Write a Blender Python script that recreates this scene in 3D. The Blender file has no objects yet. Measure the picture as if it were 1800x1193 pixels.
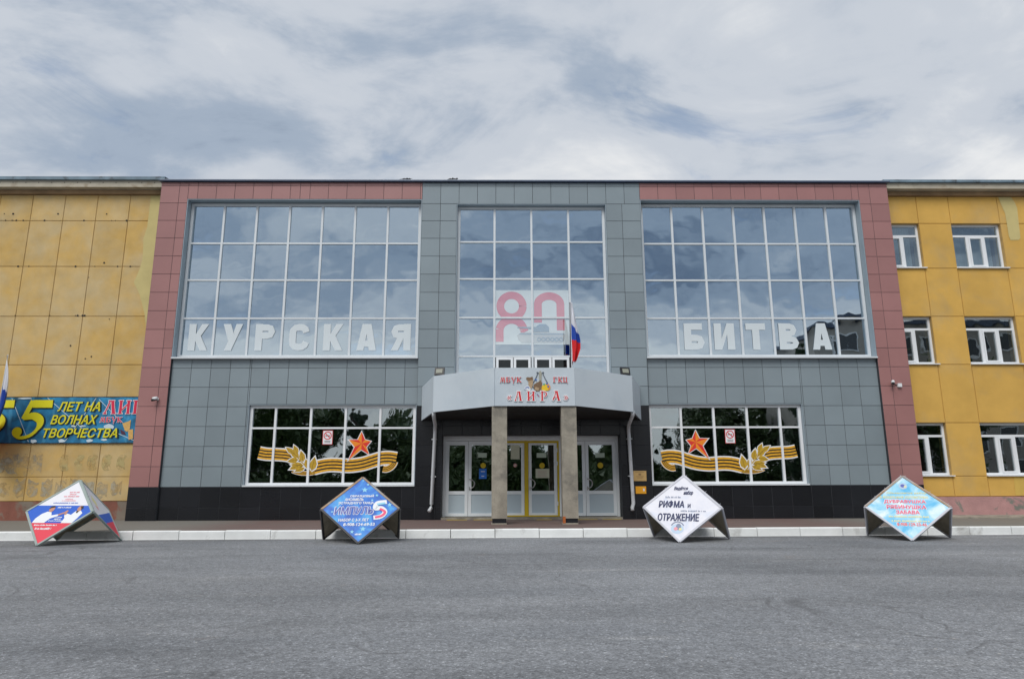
import bpy, math, random
from mathutils import Vector, Matrix
R = math.radians
rnd = random.Random(7)
sc = bpy.context.scene
COL = sc.collection

# ------------------------------------------------------------------ camera
cam_d = bpy.data.cameras.new("camera"); cam = bpy.data.objects.new("camera", cam_d); COL.objects.link(cam)
cam_d.sensor_width = 36.0; cam_d.lens = 24.0; cam_d.clip_start = 0.1; cam_d.clip_end = 2000
cam.matrix_world = (Matrix.Translation((0, -20.864, 1.2)) @ Matrix.Rotation(-0.01166, 4, 'Z')
                    @ Matrix.Rotation(R(90) + 0.20803, 4, 'X') @ Matrix.Rotation(-0.003, 4, 'Z'))
sc.camera = cam

# ------------------------------------------------------------------ world, sun, exposure
SUN_EL, SUN_AZ = R(50), R(-160)          # azimuth clockwise from +Y: behind the camera, a little to the left
world = bpy.data.worlds.new("World"); sc.world = world; world.use_nodes = True
nt = world.node_tree; nt.nodes.clear()
def N(t, typ, **kw):
    n = t.nodes.new(typ)
    for k, v in kw.items():
        if k.startswith('i_'):
            key = k[2:]; key = int(key) if key.isdigit() else key.replace('_', ' ')
            n.inputs[key].default_value = v
        else: setattr(n, k, v)
    return n
def L(t, a, b): t.links.new(a, b)
def ramp(t, fac, stops, interp='LINEAR'):
    r = t.nodes.new('ShaderNodeValToRGB'); r.color_ramp.interpolation = interp
    e = r.color_ramp.elements
    while len(e) < len(stops): e.new(.5)
    for el, (p, c) in zip(e, stops):
        el.position = p; el.color = (c, c, c, 1) if isinstance(c, (int, float)) else (*c, 1)
    if fac is not None: t.links.new(fac, r.inputs[0])
    return r.outputs[0]
def mathn(t, op, a, b=None, clamp=False):
    n = t.nodes.new('ShaderNodeMath'); n.operation = op; n.use_clamp = clamp
    for i, v in enumerate((a, b)):
        if v is None: continue
        if isinstance(v, (int, float)): n.inputs[i].default_value = v
        else: t.links.new(v, n.inputs[i])
    return n.outputs[0]
def mixc(t, fac, a, b, blend='MIX'):
    n = t.nodes.new('ShaderNodeMix'); n.data_type = 'RGBA'; n.blend_type = blend
    for s, v in ((n.inputs[0], fac), (n.inputs[6], a), (n.inputs[7], b)):
        if isinstance(v, (int, float)): s.default_value = v
        elif isinstance(v, tuple): s.default_value = (*v, 1)
        else: t.links.new(v, s)
    return n.outputs[2]
sky = N(nt, 'ShaderNodeTexSky', sky_type='NISHITA', sun_disc=False, sun_elevation=SUN_EL, sun_rotation=SUN_AZ)
sky_c = mixc(nt, 1.0, sky.outputs[0], (.10, .10, .10), 'MULTIPLY')
tc = N(nt, 'ShaderNodeTexCoord'); sep = N(nt, 'ShaderNodeSeparateXYZ'); L(nt, tc.outputs['Generated'], sep.inputs[0])
zc = mathn(nt, 'MAXIMUM', sep.outputs[2], 0.0); zd = mathn(nt, 'ADD', zc, 0.16)
cmb = N(nt, 'ShaderNodeCombineXYZ')
L(nt, mathn(nt, 'DIVIDE', sep.outputs[0], zd), cmb.inputs[0]); L(nt, mathn(nt, 'DIVIDE', sep.outputs[1], zd), cmb.inputs[1])
mp = N(nt, 'ShaderNodeMapping'); L(nt, cmb.outputs[0], mp.inputs[0]); mp.inputs[1].default_value = (38.6, 37.2, 0); mp.inputs[3].default_value = (.8, 1.15, 1)
n1 = N(nt, 'ShaderNodeTexNoise', i_Scale=1.1, i_Detail=9.0, i_Roughness=.56, i_Distortion=.35); L(nt, mp.outputs[0], n1.inputs['Vector'])
n2 = N(nt, 'ShaderNodeTexNoise', i_Scale=.42, i_Detail=3.0, i_Roughness=.5); L(nt, mp.outputs[0], n2.inputs['Vector'])
n3 = N(nt, 'ShaderNodeTexNoise', i_Scale=2.6, i_Detail=8.0, i_Roughness=.6, i_Distortion=.6); L(nt, mp.outputs[0], n3.inputs['Vector'])
dens = mathn(nt, 'ADD', mathn(nt, 'ADD', mathn(nt, 'MULTIPLY', n1.outputs[0], .48), mathn(nt, 'MULTIPLY', n2.outputs[0], .26)), mathn(nt, 'MULTIPLY', n3.outputs[0], .26))
dens = mathn(nt, 'ADD', mathn(nt, 'MULTIPLY', mathn(nt, 'SUBTRACT', dens, .5), 1.16), .508)
dens = mathn(nt, 'ADD', dens, ramp(nt, sep.outputs[2], [(0.0, .14), (.12, .11), (.30, 0.0)]))   # distant cloud banks overlap towards the horizon
cloud = ramp(nt, dens, [(.37, (.120, .158, .222)), (.45, (.232, .278, .345)), (.53, (.368, .396, .438)), (.64, (.535, .542, .548))], 'EASE')
gap = ramp(nt, n3.outputs[0], [(.30, .30), (.40, 0.0)])
skymix = mixc(nt, gap, cloud, sky_c)
hz = ramp(nt, sep.outputs[2], [(0.0, .80), (.06, .35), (.16, .06), (.30, 0.0)])
skyf = mixc(nt, hz, skymix, (.50, .50, .50))
bg = N(nt, 'ShaderNodeBackground', i_Strength=1.0); L(nt, skyf, bg.inputs[0])
wo = N(nt, 'ShaderNodeOutputWorld'); L(nt, bg.outputs[0], wo.inputs[0])

sl = bpy.data.lights.new("sun", 'SUN'); sl.energy = 1.5; sl.angle = R(34); sl.color = (1.0, .965, .92)
so = bpy.data.objects.new("sun", sl); COL.objects.link(so)
sdir = Vector((math.sin(SUN_AZ) * math.cos(SUN_EL), math.cos(SUN_AZ) * math.cos(SUN_EL), math.sin(SUN_EL)))
so.rotation_mode = 'QUATERNION'; so.rotation_quaternion = sdir.to_track_quat('Z', 'Y'); so.location = (-8, -25, 25)
sc.view_settings.view_transform = 'Standard'; sc.view_settings.look = 'None'
sc.view_settings.gamma = 1.0; sc.view_settings.use_curve_mapping = False
sc.view_settings.exposure = 0.65

# ------------------------------------------------------------------ materials
def mat(name, col, rough=.6, var=0., vs=2., bump=0., bs=60., spec=.5, metal=0., rv=0., stain=None, ss=.6, sr=(.48, .62), fine=0., fs=120.):
    m = bpy.data.materials.new(name); m.use_nodes = True; t = m.node_tree
    b = t.nodes['Principled BSDF']; b.inputs['Roughness'].default_value = rough; b.inputs['Metallic'].default_value = metal
    b.inputs['Specular IOR Level'].default_value = spec
    c = None; geo = None
    def pos():
        nonlocal geo
        if geo is None: geo = t.nodes.new('ShaderNodeNewGeometry')
        return geo.outputs['Position']
    def noise(scale, det=5., ro=.55, dis=0.):
        n = N(t, 'ShaderNodeTexNoise', i_Scale=scale, i_Detail=det, i_Roughness=ro, i_Distortion=dis); L(t, pos(), n.inputs['Vector']); return n.outputs[0]
    c = tuple(col)
    if stain:
        c = mixc(t, ramp(t, noise(ss, 6., .6, .3), [(sr[0], 0.), (sr[1], 1.)]), c, tuple(stain))
    if var:
        v = ramp(t, noise(vs), [(.25, 1 - var), (.75, 1 + var)]); c = mixc(t, 1., c, v, 'MULTIPLY')
    if fine:
        v = ramp(t, noise(fs, 2.), [(.3, 1 - fine), (.7, 1 + fine)]); c = mixc(t, 1., c, v, 'MULTIPLY')
    if rv:
        oi = t.nodes.new('ShaderNodeObjectInfo'); v = ramp(t, oi.outputs['Random'], [(0., 1 - rv), (1., 1 + rv)]); c = mixc(t, 1., c, v, 'MULTIPLY')
    if isinstance(c, tuple): b.inputs['Base Color'].default_value = (*c, 1)
    else: L(t, c, b.inputs['Base Color'])
    if bump:
        bn = N(t, 'ShaderNodeBump', i_Strength=bump, i_Distance=.02); L(t, noise(bs, 4.), bn.inputs['Height']); L(t, bn.outputs[0], b.inputs['Normal'])
    return m
def glass(name, refl, rc, tint, wave=.25, fres=.25):
    m = bpy.data.materials.new(name); m.use_nodes = True; t = m.node_tree; t.nodes.clear()
    g = N(t, 'ShaderNodeBsdfGlossy', i_Roughness=.012); g.inputs[0].default_value = (*rc, 1)
    tr = t.nodes.new('ShaderNodeBsdfTransparent'); tr.inputs[0].default_value = (*tint, 1)
    geo = t.nodes.new('ShaderNodeNewGeometry')
    n = N(t, 'ShaderNodeTexNoise', i_Scale=1.25, i_Detail=1.5, i_Roughness=.5); L(t, geo.outputs['Position'], n.inputs['Vector'])
    bn = N(t, 'ShaderNodeBump', i_Strength=wave, i_Distance=.012); L(t, n.outputs[0], bn.inputs['Height']); L(t, bn.outputs[0], g.inputs['Normal'])
    lw = N(t, 'ShaderNodeLayerWeight', i_Blend=.35)
    fac = mathn(t, 'ADD', mathn(t, 'MULTIPLY', lw.outputs['Facing'], fres), refl, True)
    mx = t.nodes.new('ShaderNodeMixShader'); L(t, fac, mx.inputs[0]); L(t, tr.outputs[0], mx.inputs[1]); L(t, g.outputs[0], mx.inputs[2])
    o = t.nodes.new('ShaderNodeOutputMaterial'); L(t, mx.outputs[0], o.inputs[0]); return m

red_m = mat('red_porcelain', (.325, .160, .152), .34, .10, .5, .02, 300, .5, rv=.07, fine=.05, fs=160)
grey_m = mat('grey_porcelain', (.225, .272, .298), .28, .10, .5, .02, 300, .5, rv=.07, fine=.05, fs=160)
black_m = mat('black_porcelain', (.012, .013, .016), .27, .15, .8, .02, 300, .4, rv=.25)
joint_m = mat('joint_backing', (.045, .05, .058), .8, .2)
white_pvc = mat('white_plastic', (.74, .765, .785), .42, .06, 1.3, rv=.03)
alu_m = mat('painted_aluminium', (.62, .66, .69), .42, .05, 1.5)
reveal_m = mat('grey_blue_flashing', (.29, .36, .41), .4, .08, 1.)
coping_m = mat('blue_grey_sheet_metal', (.05, .075, .13), .45, .2, 1.5)
coplight_m = mat('galvanised_sheet', (.42, .47, .52), .35, .1, 2., metal=.3)
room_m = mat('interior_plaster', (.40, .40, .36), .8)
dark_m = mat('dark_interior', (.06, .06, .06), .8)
floor_m = mat('interior_tiles', (.25, .23, .2), .4)
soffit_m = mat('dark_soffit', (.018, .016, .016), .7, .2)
fascia_m = mat('white_composite', (.515, .58, .63), .42, .06, .8, stain=(.42, .50, .57), ss=.55, sr=(.55, .8))
concrete_m = mat('rough_concrete', (.30, .275, .225), .9, .22, 3.5, .35, 40, stain=(.20, .185, .155), ss=2.2, fine=.12, fs=70)
rust_m = mat('rusty_steel', (.42, .12, .03), .85, .3, 20)
pipe_m = mat('white_pipe_paint', (.60, .63, .66), .4, .08, 3., stain=(.42, .42, .40), ss=3.5, sr=(.58, .75))
ochre_l = mat('ochre_plaster', (.55, .360, .115), .9, .11, 2.2, .25, 45, stain=(.52, .395, .205), ss=.9, sr=(.38, .66), fine=.07, fs=60, rv=.05)
ochre_r = mat('ochre_paint', (.62, .372, .085), .9, .10, 1.4, .2, 45, stain=(.53, .35, .125), ss=.8, sr=(.5, .72), fine=.05, fs=60, rv=.04)
seam_m = mat('ochre_joint', (.47, .31, .12), .95, .2, 4.)
pale_m = mat('pale_yellow_paint', (.55, .46, .20), .9, .08, 2.5, .2, 45)
pale2_m = mat('dull_yellow_paint', (.52, .42, .19), .9, .12, 3., .2, 45, stain=(.50, .34, .13), ss=3., sr=(.5, .65))
greyed_m = mat('greyed_whitewash', (.42, .385, .29), .95, .25, 3., .2, 45, stain=(.48, .34, .15), ss=2.2, sr=(.5, .62))
plinth_l = mat('peeling_brown_plinth', (.22, .085, .06), .9, .2, 3., .4, 25, stain=(.20, .165, .13), ss=1.6, sr=(.5, .58))
plinth_r = mat('peeling_pink_plinth', (.42, .235, .225), .9, .15, 3., .4, 25, stain=(.19, .19, .165), ss=1.1, sr=(.54, .585))
cornice_m = mat('weathered_cornice', (.42, .385, .31), .9, .15, 2., .2, 40, stain=(.3, .25, .18), ss=2.5, sr=(.55, .7))
soff2_m = mat('cornice_underside', (.30, .20, .11), .9, .3, 2.)
roofblue_m = mat('old_blue_sheet_roof', (.145, .215, .27), .55, .35, 2.5, stain=(.045, .055, .065), ss=3., sr=(.55, .66))
hole_m = mat('dark_hole', (.03, .025, .02), .9)
kerb_m = mat('whitewashed_kerb', (.77, .79, .78), .85, .10, 2., .3, 40, stain=(.42, .42, .40), ss=1.6, sr=(.56, .72), rv=.05)
flag_w = mat('flag_white', (.74, .75, .80), .8); flag_b = mat('flag_blue', (.012, .06, .38), .8); flag_r = mat('flag_red', (.62, .012, .015), .8)
pole_m = mat('dark_steel', (.04, .04, .045), .5)
blackp_m = mat('black_plastic', (.015, .015, .017), .45)
lens_m = mat('lamp_glass', (.26, .27, .22), .5)
yellow_m = mat('yellow_paint', (.60, .43, .01), .6, .1, 5.)
door_m = mat('white_door_plastic', (.78, .83, .86), .42, .04, 1.5)
doorp_m = mat('pale_door_panel', (.46, .555, .615), .5, .04, 1.5)
steel_m = mat('brushed_steel', (.5, .5, .5), .3, metal=1.)
paper_m = mat('white_paper', (.70, .72, .68), .8); paperg_m = mat('pale_green_paper', (.50, .60, .50), .8); papery_m = mat('cream_paper', (.60, .62, .48), .8)
noteblue_m = mat('blue_notice', (.02, .16, .62), .6)
gold_m = mat('gold_plate', (.55, .36, .14), .4, .06, 6.); orange_m = mat('orange_plate', (.80, .36, .01), .45)
film_m = mat('white_window_film', (.60, .66, .69), .45)
red_ink = mat('red_ink', (.62, .02, .03), .5); white_ink = mat('white_ink', (.78, .80, .82), .5)
pink_ink = mat('faded_red_print', (.80, .17, .20), .7); pale_ink = mat('pale_print', (.78, .86, .84), .7); tank_ink = mat('grey_tank_print', (.16, .20, .22), .7); tank2_ink = mat('light_tank_print', (.55, .55, .5), .7)
rib_o = mat('ribbon_orange', (.72, .37, .015), .5, .25, 12.); rib_k = mat('ribbon_black', (.012, .012, .01), .5)
star_r = mat('star_red', (.72, .035, .02), .45); star_o = mat('star_orange', (.85, .26, .015), .45)
leaf_g = mat('gold_leaf_print', (.50, .31, .02), .5, .3, 25.); leaf_d = mat('dark_gold_print', (.22, .13, .01), .5)
glass_up = glass('solar_glass', .62, (.76, .88, .97), (.34, .40, .43), .50, .18)
glass_lo = glass('clear_glass', .34, (.86, .95, 1.0), (.55, .60, .58), .45, .22)
glass_wing = glass('house_glass', .22, (.9, .97, 1.0), (.75, .80, .80), .35, .25)
vent_glass = glass('vent_glass', .05, (.9, .97, 1.), (.35, .4, .4), .2, .1)

def behind_glass(name, col, refl=.42):
    m = glass(name, refl, (.72, .87, 1.0), (1, 1, 1), .30, .18); t = m.node_tree
    d = N(t, 'ShaderNodeBsdfDiffuse'); d.inputs[0].default_value = (*col, 1)
    mx = [n for n in t.nodes if n.type == 'MIX_SHADER'][0]; L(t, d.outputs[0], mx.inputs[1]); return m
poster_pale = behind_glass('poster_paper_under_glass', (.62, .67, .65), .36); poster_red = behind_glass('poster_red_under_glass', (.62, .17, .19), .36); poster_dark = behind_glass('poster_grey_under_glass', (.20, .24, .25), .5); poster_tan = behind_glass('poster_tan_under_glass', (.46, .44, .38), .5)
# ------------------------------------------------------------------ mesh helpers
class MB:
    def __init__(s): s.v = []; s.f = []; s.m = []; s.k = 0
    def add(s, vs, fs, mi=0):
        o = len(s.v); s.v += [tuple(p) for p in vs]; s.f += [tuple(i + o for i in f) for f in fs]; s.m += [mi] * len(fs); return s
    def box(s, x0, x1, y0, y1, z0, z1, mi=0):
        return s.add([(x0, y0, z0), (x1, y0, z0), (x1, y1, z0), (x0, y1, z0), (x0, y0, z1), (x1, y0, z1), (x1, y1, z1), (x0, y1, z1)],
                     [(0, 3, 2, 1), (4, 5, 6, 7), (0, 1, 5, 4), (1, 2, 6, 5), (2, 3, 7, 6), (3, 0, 4, 7)], mi)
    def prism(s, pts, d, mi=0):
        d = Vector(d); n = len(pts); a = [Vector(p) for p in pts]; b = [p + d for p in a]
        return s.add(a + b, [tuple(range(n))[::-1], tuple(range(n, 2 * n))] + [(i, (i + 1) % n, n + (i + 1) % n, n + i) for i in range(n)], mi)
    def bar(s, a, b, w, h=None, mi=0, up=(0, 0, 1)):
        a = Vector(a); b = Vector(b); h = h or w; d = (b - a).normalized(); u = Vector(up)
        if abs(d.dot(u)) > .99: u = Vector((0, 1, 0))
        x = d.cross(u).normalized() * w / 2; y = x.cross(d).normalized() * h / 2
        return s.prism([a - x - y, a + x - y, a + x + y, a - x + y], b - a, mi)
    def tube(s, path, r, n=8, mi=0):
        P = [Vector(p) for p in path]; rings = []
        for i, p in enumerate(P):
            d = (P[min(i + 1, len(P) - 1)] - P[max(i - 1, 0)]).normalized()
            u = Vector((0, 0, 1)) if abs(d.z) < .9 else Vector((0, 1, 0)); x = d.cross(u).normalized(); y = x.cross(d)
            rr = r[i] if isinstance(r, (list, tuple)) else r
            rings.append([p + (x * math.cos(2 * math.pi * k / n) + y * math.sin(2 * math.pi * k / n)) * rr for k in range(n)])
        vs = [q for g in rings for q in g]; fs = []
        for i in range(len(P) - 1):
            for k in range(n): fs.append((i * n + k, i * n + (k + 1) % n, (i + 1) * n + (k + 1) % n, (i + 1) * n + k))
        fs += [tuple(range(n))[::-1], tuple((len(P) - 1) * n + k for k in range(n))]
        return s.add(vs, fs, mi)
    def ball(s, c, rx, ry, rz, n=8, k=6, mi=0):
        c = Vector(c); vs = [c + Vector((0, 0, -rz))]; fs = []
        for i in range(1, k):
            a = -math.pi / 2 + math.pi * i / k
            vs += [c + Vector((rx * math.cos(a) * math.cos(2 * math.pi * j / n), ry * math.cos(a) * math.sin(2 * math.pi * j / n), rz * math.sin(a))) for j in range(n)]
        vs.append(c + Vector((0, 0, rz)))
        for j in range(n): fs.append((0, 1 + (j + 1) % n, 1 + j)); fs.append((len(vs) - 1, 1 + (k - 2) * n + j, 1 + (k - 2) * n + (j + 1) % n))
        for i in range(k - 2):
            for j in range(n): fs.append((1 + i * n + j, 1 + i * n + (j + 1) % n, 1 + (i + 1) * n + (j + 1) % n, 1 + (i + 1) * n + j))
        return s.add(vs, fs, mi)
    def mesh(s, name, mats, smooth=False):
        me = bpy.data.meshes.new(name); me.from_pydata([tuple(p) for p in s.v], [], s.f)
        for m in (mats if isinstance(mats, (list, tuple)) else [mats]): me.materials.append(m)
        for p, mi in zip(me.polygons, s.m): p.material_index = mi; p.use_smooth = smooth
        me.update(); return me
    def build(s, name, mats, parent=None, smooth=False, loc=None):
        return put(name, s.mesh(name, mats, smooth), parent, loc)
def put(name, me, parent=None, loc=None, rot=None):
    o = bpy.data.objects.new(name, me); COL.objects.link(o)
    if loc is not None: o.location = loc
    if rot is not None: o.rotation_euler = rot
    if parent is not None:
        o.parent = parent
        if parent.get('_abs'): o.matrix_parent_inverse = Matrix.Translation(parent['_abs']).inverted()
    return o
def thing(name, label, cat, loc=(0, 0, 0), rz=0., group=None, absolute=True):
    o = bpy.data.objects.new(name, None); COL.objects.link(o); o.location = loc; o.rotation_euler = (0, 0, rz); o.empty_display_size = .2
    o['label'] = label; o['category'] = cat
    if group: o['group'] = group
    if absolute: o['_abs'] = list(loc)
    return o
def tag(o, label, cat, group=None):
    o['label'] = label; o['category'] = cat
    if group: o['group'] = group
    return o
def struct(o): o['kind'] = 'structure'; return o
_tx = {}
def text2d(body, bold=0., shear=0.):
    k = (body, bold, shear)
    if k not in _tx:
        cu = bpy.data.curves.new('t', 'FONT'); cu.body = body; cu.size = 1; cu.offset = bold; cu.shear = shear; cu.resolution_u = 4; cu.fill_mode = 'FRONT'
        o = bpy.data.objects.new('t', cu); COL.objects.link(o)
        me = bpy.data.meshes.new_from_object(o.evaluated_get(bpy.context.evaluated_depsgraph_get()))
        vs = [(v.co.x, v.co.y) for v in me.vertices]; fs = [tuple(p.vertices) for p in me.polygons]
        bpy.data.objects.remove(o); bpy.data.curves.remove(cu); bpy.data.meshes.remove(me)
        x0 = min(v[0] for v in vs); x1 = max(v[0] for v in vs); y0 = min(v[1] for v in vs); y1 = max(v[1] for v in vs)
        _tx[k] = ([((x - x0) / (x1 - x0), (y - y0) / (y1 - y0)) for x, y in vs], fs, (x1 - x0) / (y1 - y0))
    return _tx[k]
class Plane:
    """a flat printed surface: origin, right, up, normal; print layers lie 2-3 mm apart"""
    def __init__(s, o, r, u): s.o = Vector(o); s.r = Vector(r); s.u = Vector(u); s.n = s.r.cross(s.u).normalized()
    def p(s, x, y, d=.003): return s.o + s.r * x + s.u * y + s.n * d
    def text(s, mb, body, x, y, w, h, bold=.0, shear=0., mi=0, d=.004):
        vs, fs, asp = text2d(body, 0., shear)
        e = bold * h * 1.3
        for dx, dy in (((-e, 0), (e, 0), (0, -e), (0, e), (-.7 * e, -.7 * e), (.7 * e, .7 * e)) if bold else ((0, 0),)):      # heavier strokes: stacked thin layers
            mb.k += 1; mb.add([s.p(x + dx + a * w, y + dy + b * h, d + .0001 * mb.k) for a, b in vs], fs, mi)
        return mb
    def poly(s, mb, pts, mi=0, d=.003):
        mb.k += 1; d += .0001 * mb.k
        return mb.add([s.p(x, y, d) for x, y in pts], [tuple(range(len(pts)))], mi)
    def strip(s, mb, pts, w, mi=0, d=.003):
        """a band of width w along a polyline"""
        a = []; b = []; mb.k += 1; d += .0001 * mb.k
        for i, (x, y) in enumerate(pts):
            x0, y0 = pts[max(i - 1, 0)]; x1, y1 = pts[min(i + 1, len(pts) - 1)]; l = math.hypot(x1 - x0, y1 - y0) or 1
            nx, ny = -(y1 - y0) / l, (x1 - x0) / l; ww = w[i] if isinstance(w, (list, tuple)) else w
            a.append(s.p(x + nx * ww / 2, y + ny * ww / 2, d)); b.append(s.p(x - nx * ww / 2, y - ny * ww / 2, d))
        n = len(pts); return mb.add(a + b, [(n + i, n + i + 1, i + 1, i) for i in range(n - 1)], mi)
    def disc(s, mb, x, y, r, mi=0, d=.003, n=20, r2=None):
        ry = r2 or r
        return s.poly(mb, [(x + r * math.cos(2 * math.pi * k / n), y + ry * math.sin(2 * math.pi * k / n)) for k in range(n)], mi, d)
    def ring(s, mb, x, y, r, w, mi=0, d=.003, a0=0., a1=360., n=24, ry=None):
        ry = ry or r
        return s.strip(mb, [(x + r * math.cos(R(a0 + (a1 - a0) * k / n)), y + ry * math.sin(R(a0 + (a1 - a0) * k / n))) for k in range(n + 1)], w, mi, d)
def smooth_path(pts, n=8):
    out = []
    for i in range(len(pts) - 1):
        p0 = pts[max(i - 1, 0)]; p1 = pts[i]; p2 = pts[i + 1]; p3 = pts[min(i + 2, len(pts) - 1)]
        for k in range(n):
            t = k / n
            out.append(tuple(.5 * (2 * b + (c - a) * t + (2 * a - 5 * b + 4 * c - d) * t * t + (3 * b - a - 3 * c + d) * t ** 3) for a, b, c, d in zip(p0, p1, p2, p3)))
    return out + [pts[-1]]

# ------------------------------------------------------------------ ground
SW = .16; RD = -.03                        # pavement and road levels
def kerb_y(x): return -4.30 + .0288 * (x - 1)
def ground_mat():
    m = bpy.data.materials.new('weathered_asphalt'); m.use_nodes = True; t = m.node_tree; b = t.nodes['Principled BSDF']
    geo = t.nodes.new('ShaderNodeNewGeometry')
    def noise(scale, det=5., ro=.55, dis=0., vec=None):
        n = N(t, 'ShaderNodeTexNoise', i_Scale=scale, i_Detail=det, i_Roughness=ro, i_Distortion=dis); L(t, vec or geo.outputs['Position'], n.inputs['Vector']); return n.outputs[0]
    mpn = N(t, 'ShaderNodeMapping'); L(t, geo.outputs['Position'], mpn.inputs[0]); mpn.inputs[3].default_value = (.22, 1.0, 1)
    c = mixc(t, ramp(t, noise(.5, 5., .6, .5, mpn.outputs[0]), [(.35, 0.), (.68, 1.)]), (.192, .202, .216), (.258, .267, .280))
    c = mixc(t, ramp(t, noise(1.3, 6., .65, .4, mpn.outputs[0]), [(.60, 0.), (.70, .55)]), c, (.32, .322, .322))
    c = mixc(t, ramp(t, noise(.7, 4., .6, .8), [(.66, 0.), (.74, .35)]), c, (.27, .215, .18))
    c = mixc(t, 1., c, ramp(t, noise(17., 5., .75), [(.30, .66), (.70, 1.34)]), 'MULTIPLY')
    vo = N(t, 'ShaderNodeTexVoronoi', i_Scale=75.); L(t, geo.outputs['Position'], vo.inputs['Vector'])
    grain = N(t, 'ShaderNodeSeparateColor'); L(t, vo.outputs['Color'], grain.inputs[0])
    c = mixc(t, 1., c, ramp(t, grain.outputs[0], [(0., .62), (.55, 1.), (.93, 1.15), (1., 1.9)]), 'MULTIPLY')
    dn = N(t, 'ShaderNodeTexNoise', i_Scale=1.1, i_Detail=4.); L(t, geo.outputs['Position'], dn.inputs['Vector'])
    wv = t.nodes.new('ShaderNodeVectorMath'); wv.operation = 'MULTIPLY_ADD'; L(t, dn.outputs['Color'], wv.inputs[0]); wv.inputs[1].default_value = (.9, .9, 0); L(t, geo.outputs['Position'], wv.inputs[2])
    ck = N(t, 'ShaderNodeTexVoronoi', i_Scale=.42, feature='DISTANCE_TO_EDGE'); L(t, wv.outputs[0], ck.inputs['Vector'])
    crack = mathn(t, 'MULTIPLY', ramp(t, ck.outputs['Distance'], [(.002, 1.), (.008, 0.)]), ramp(t, noise(.35, 3.), [(.48, 0.), (.60, .55)]))
    c = mixc(t, crack, c, (.07, .07, .072))
    big = ramp(t, noise(.16, 4., .6, .6), [(.36, .82), (.50, 1.0), (.64, 1.13)]); c = mixc(t, 1., c, big, 'MULTIPLY')
    tyre = ramp(t, noise(.9, 3., .5, .2, mpn.outputs[0]), [(.36, .86), (.47, 1.)]); c = mixc(t, 1., c, tyre, 'MULTIPLY')
    sy = N(t, 'ShaderNodeSeparateXYZ'); L(t, geo.outputs['Position'], sy.inputs[0])
    gut = mathn(t, 'ADD', mathn(t, 'MULTIPLY', mathn(t, 'SUBTRACT', sy.outputs[0], 1.), .0288), -4.30)
    gd = mathn(t, 'SUBTRACT', gut, sy.outputs[1])
    grit = mathn(t, 'MULTIPLY', ramp(t, gd, [(0., .75), (.22, .25), (.8, 0.)]), ramp(t, noise(3.5, 5., .7), [(.35, .3), (.6, 1.)]))
    c = mixc(t, grit, c, (.085, .08, .072))          # dirt washed against the kerb
    vo2 = N(t, 'ShaderNodeTexVoronoi', i_Scale=11.); L(t, geo.outputs['Position'], vo2.inputs['Vector'])
    sp = N(t, 'ShaderNodeSeparateColor'); L(t, vo2.outputs['Color'], sp.inputs[0])
    chip = mathn(t, 'MULTIPLY', ramp(t, vo2.outputs['Distance'], [(.10, 1.), (.16, 0.)]), ramp(t, sp.outputs[0], [(.86, 0.), (.90, .8)]))
    c = mixc(t, chip, c, (.46, .44, .41))
    L(t, c, b.inputs['Base Color']); b.inputs['Roughness'].default_value = .85; b.inputs['Specular IOR Level'].default_value = .35
    hgt = mathn(t, 'ADD', mathn(t, 'MULTIPLY', vo.outputs['Distance'], .7), mathn(t, 'MULTIPLY', noise(30., 5., .7), .9))
    bn = N(t, 'ShaderNodeBump', i_Strength=.55, i_Distance=.012); L(t, hgt, bn.inputs['Height']); L(t, bn.outputs[0], b.inputs['Normal'])
    return m
asph_m = ground_mat()
g = MB(); g.add([(-400, -400, RD), (400, -400, RD), (400, kerb_y(400) - .01, RD), (-400, kerb_y(-400) - .01, RD)], [(0, 1, 2, 3)])
struct(g.build('road', asph_m))
earth_m = mat('earth', (.09, .08, .06), .95, .2, .5)
g = MB(); g.add([(-400, kerb_y(-400) + .02, RD), (400, kerb_y(400) + .02, RD), (400, 400, RD), (-400, 400, RD)], [(0, 1, 2, 3)])
struct(g.build('ground', earth_m))
def paver_mat():
    m = bpy.data.materials.new('brown_pavers'); m.use_nodes = True; t = m.node_tree; b = t.nodes['Principled BSDF']
    geo = t.nodes.new('ShaderNodeNewGeometry')
    br = N(t, 'ShaderNodeTexBrick', i_Scale=1.0, i_Mortar_Size=.006, i_Brick_Width=.21, i_Row_Height=.105)
    L(t, geo.outputs['Position'], br.inputs['Vector'])
    br.inputs['Color1'].default_value = (.170, .100, .088, 1); br.inputs['Color2'].default_value = (.14, .09, .08, 1); br.inputs['Mortar'].default_value = (.10, .085, .075, 1)
    n = N(t, 'ShaderNodeTexNoise', i_Scale=.8, i_Detail=5.); L(t, geo.outputs['Position'], n.inputs['Vector'])
    sx = N(t, 'ShaderNodeSeparateXYZ'); L(t, geo.outputs['Position'], sx.inputs[0])
    c = mixc(t, ramp(t, n.outputs[0], [(.3, 0.), (.7, .45)]), br.outputs[0], (.15, .125, .11))
    ax = mathn(t, 'ABSOLUTE', mathn(t, 'SUBTRACT', sx.outputs[0], .8))
    mr = N(t, 'ShaderNodeMapRange'); mr.inputs[1].default_value = 7.5; mr.inputs[2].default_value = 9.5; L(t, ax, mr.inputs[0])
    c = mixc(t, mr.outputs[0], c, (.175, .165, .145))      # plain concrete apron away from the entrance
    L(t, c, b.inputs['Base Color']); b.inputs['Roughness'].default_value = .85; return m
g = MB(); g.add([(-60, kerb_y(-60) + .15, SW), (60, kerb_y(60) + .15, SW), (60, .7, SW), (-60, .7, SW)], [(0, 1, 2, 3)])
struct(g.build('pavement', paver_mat()))
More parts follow.
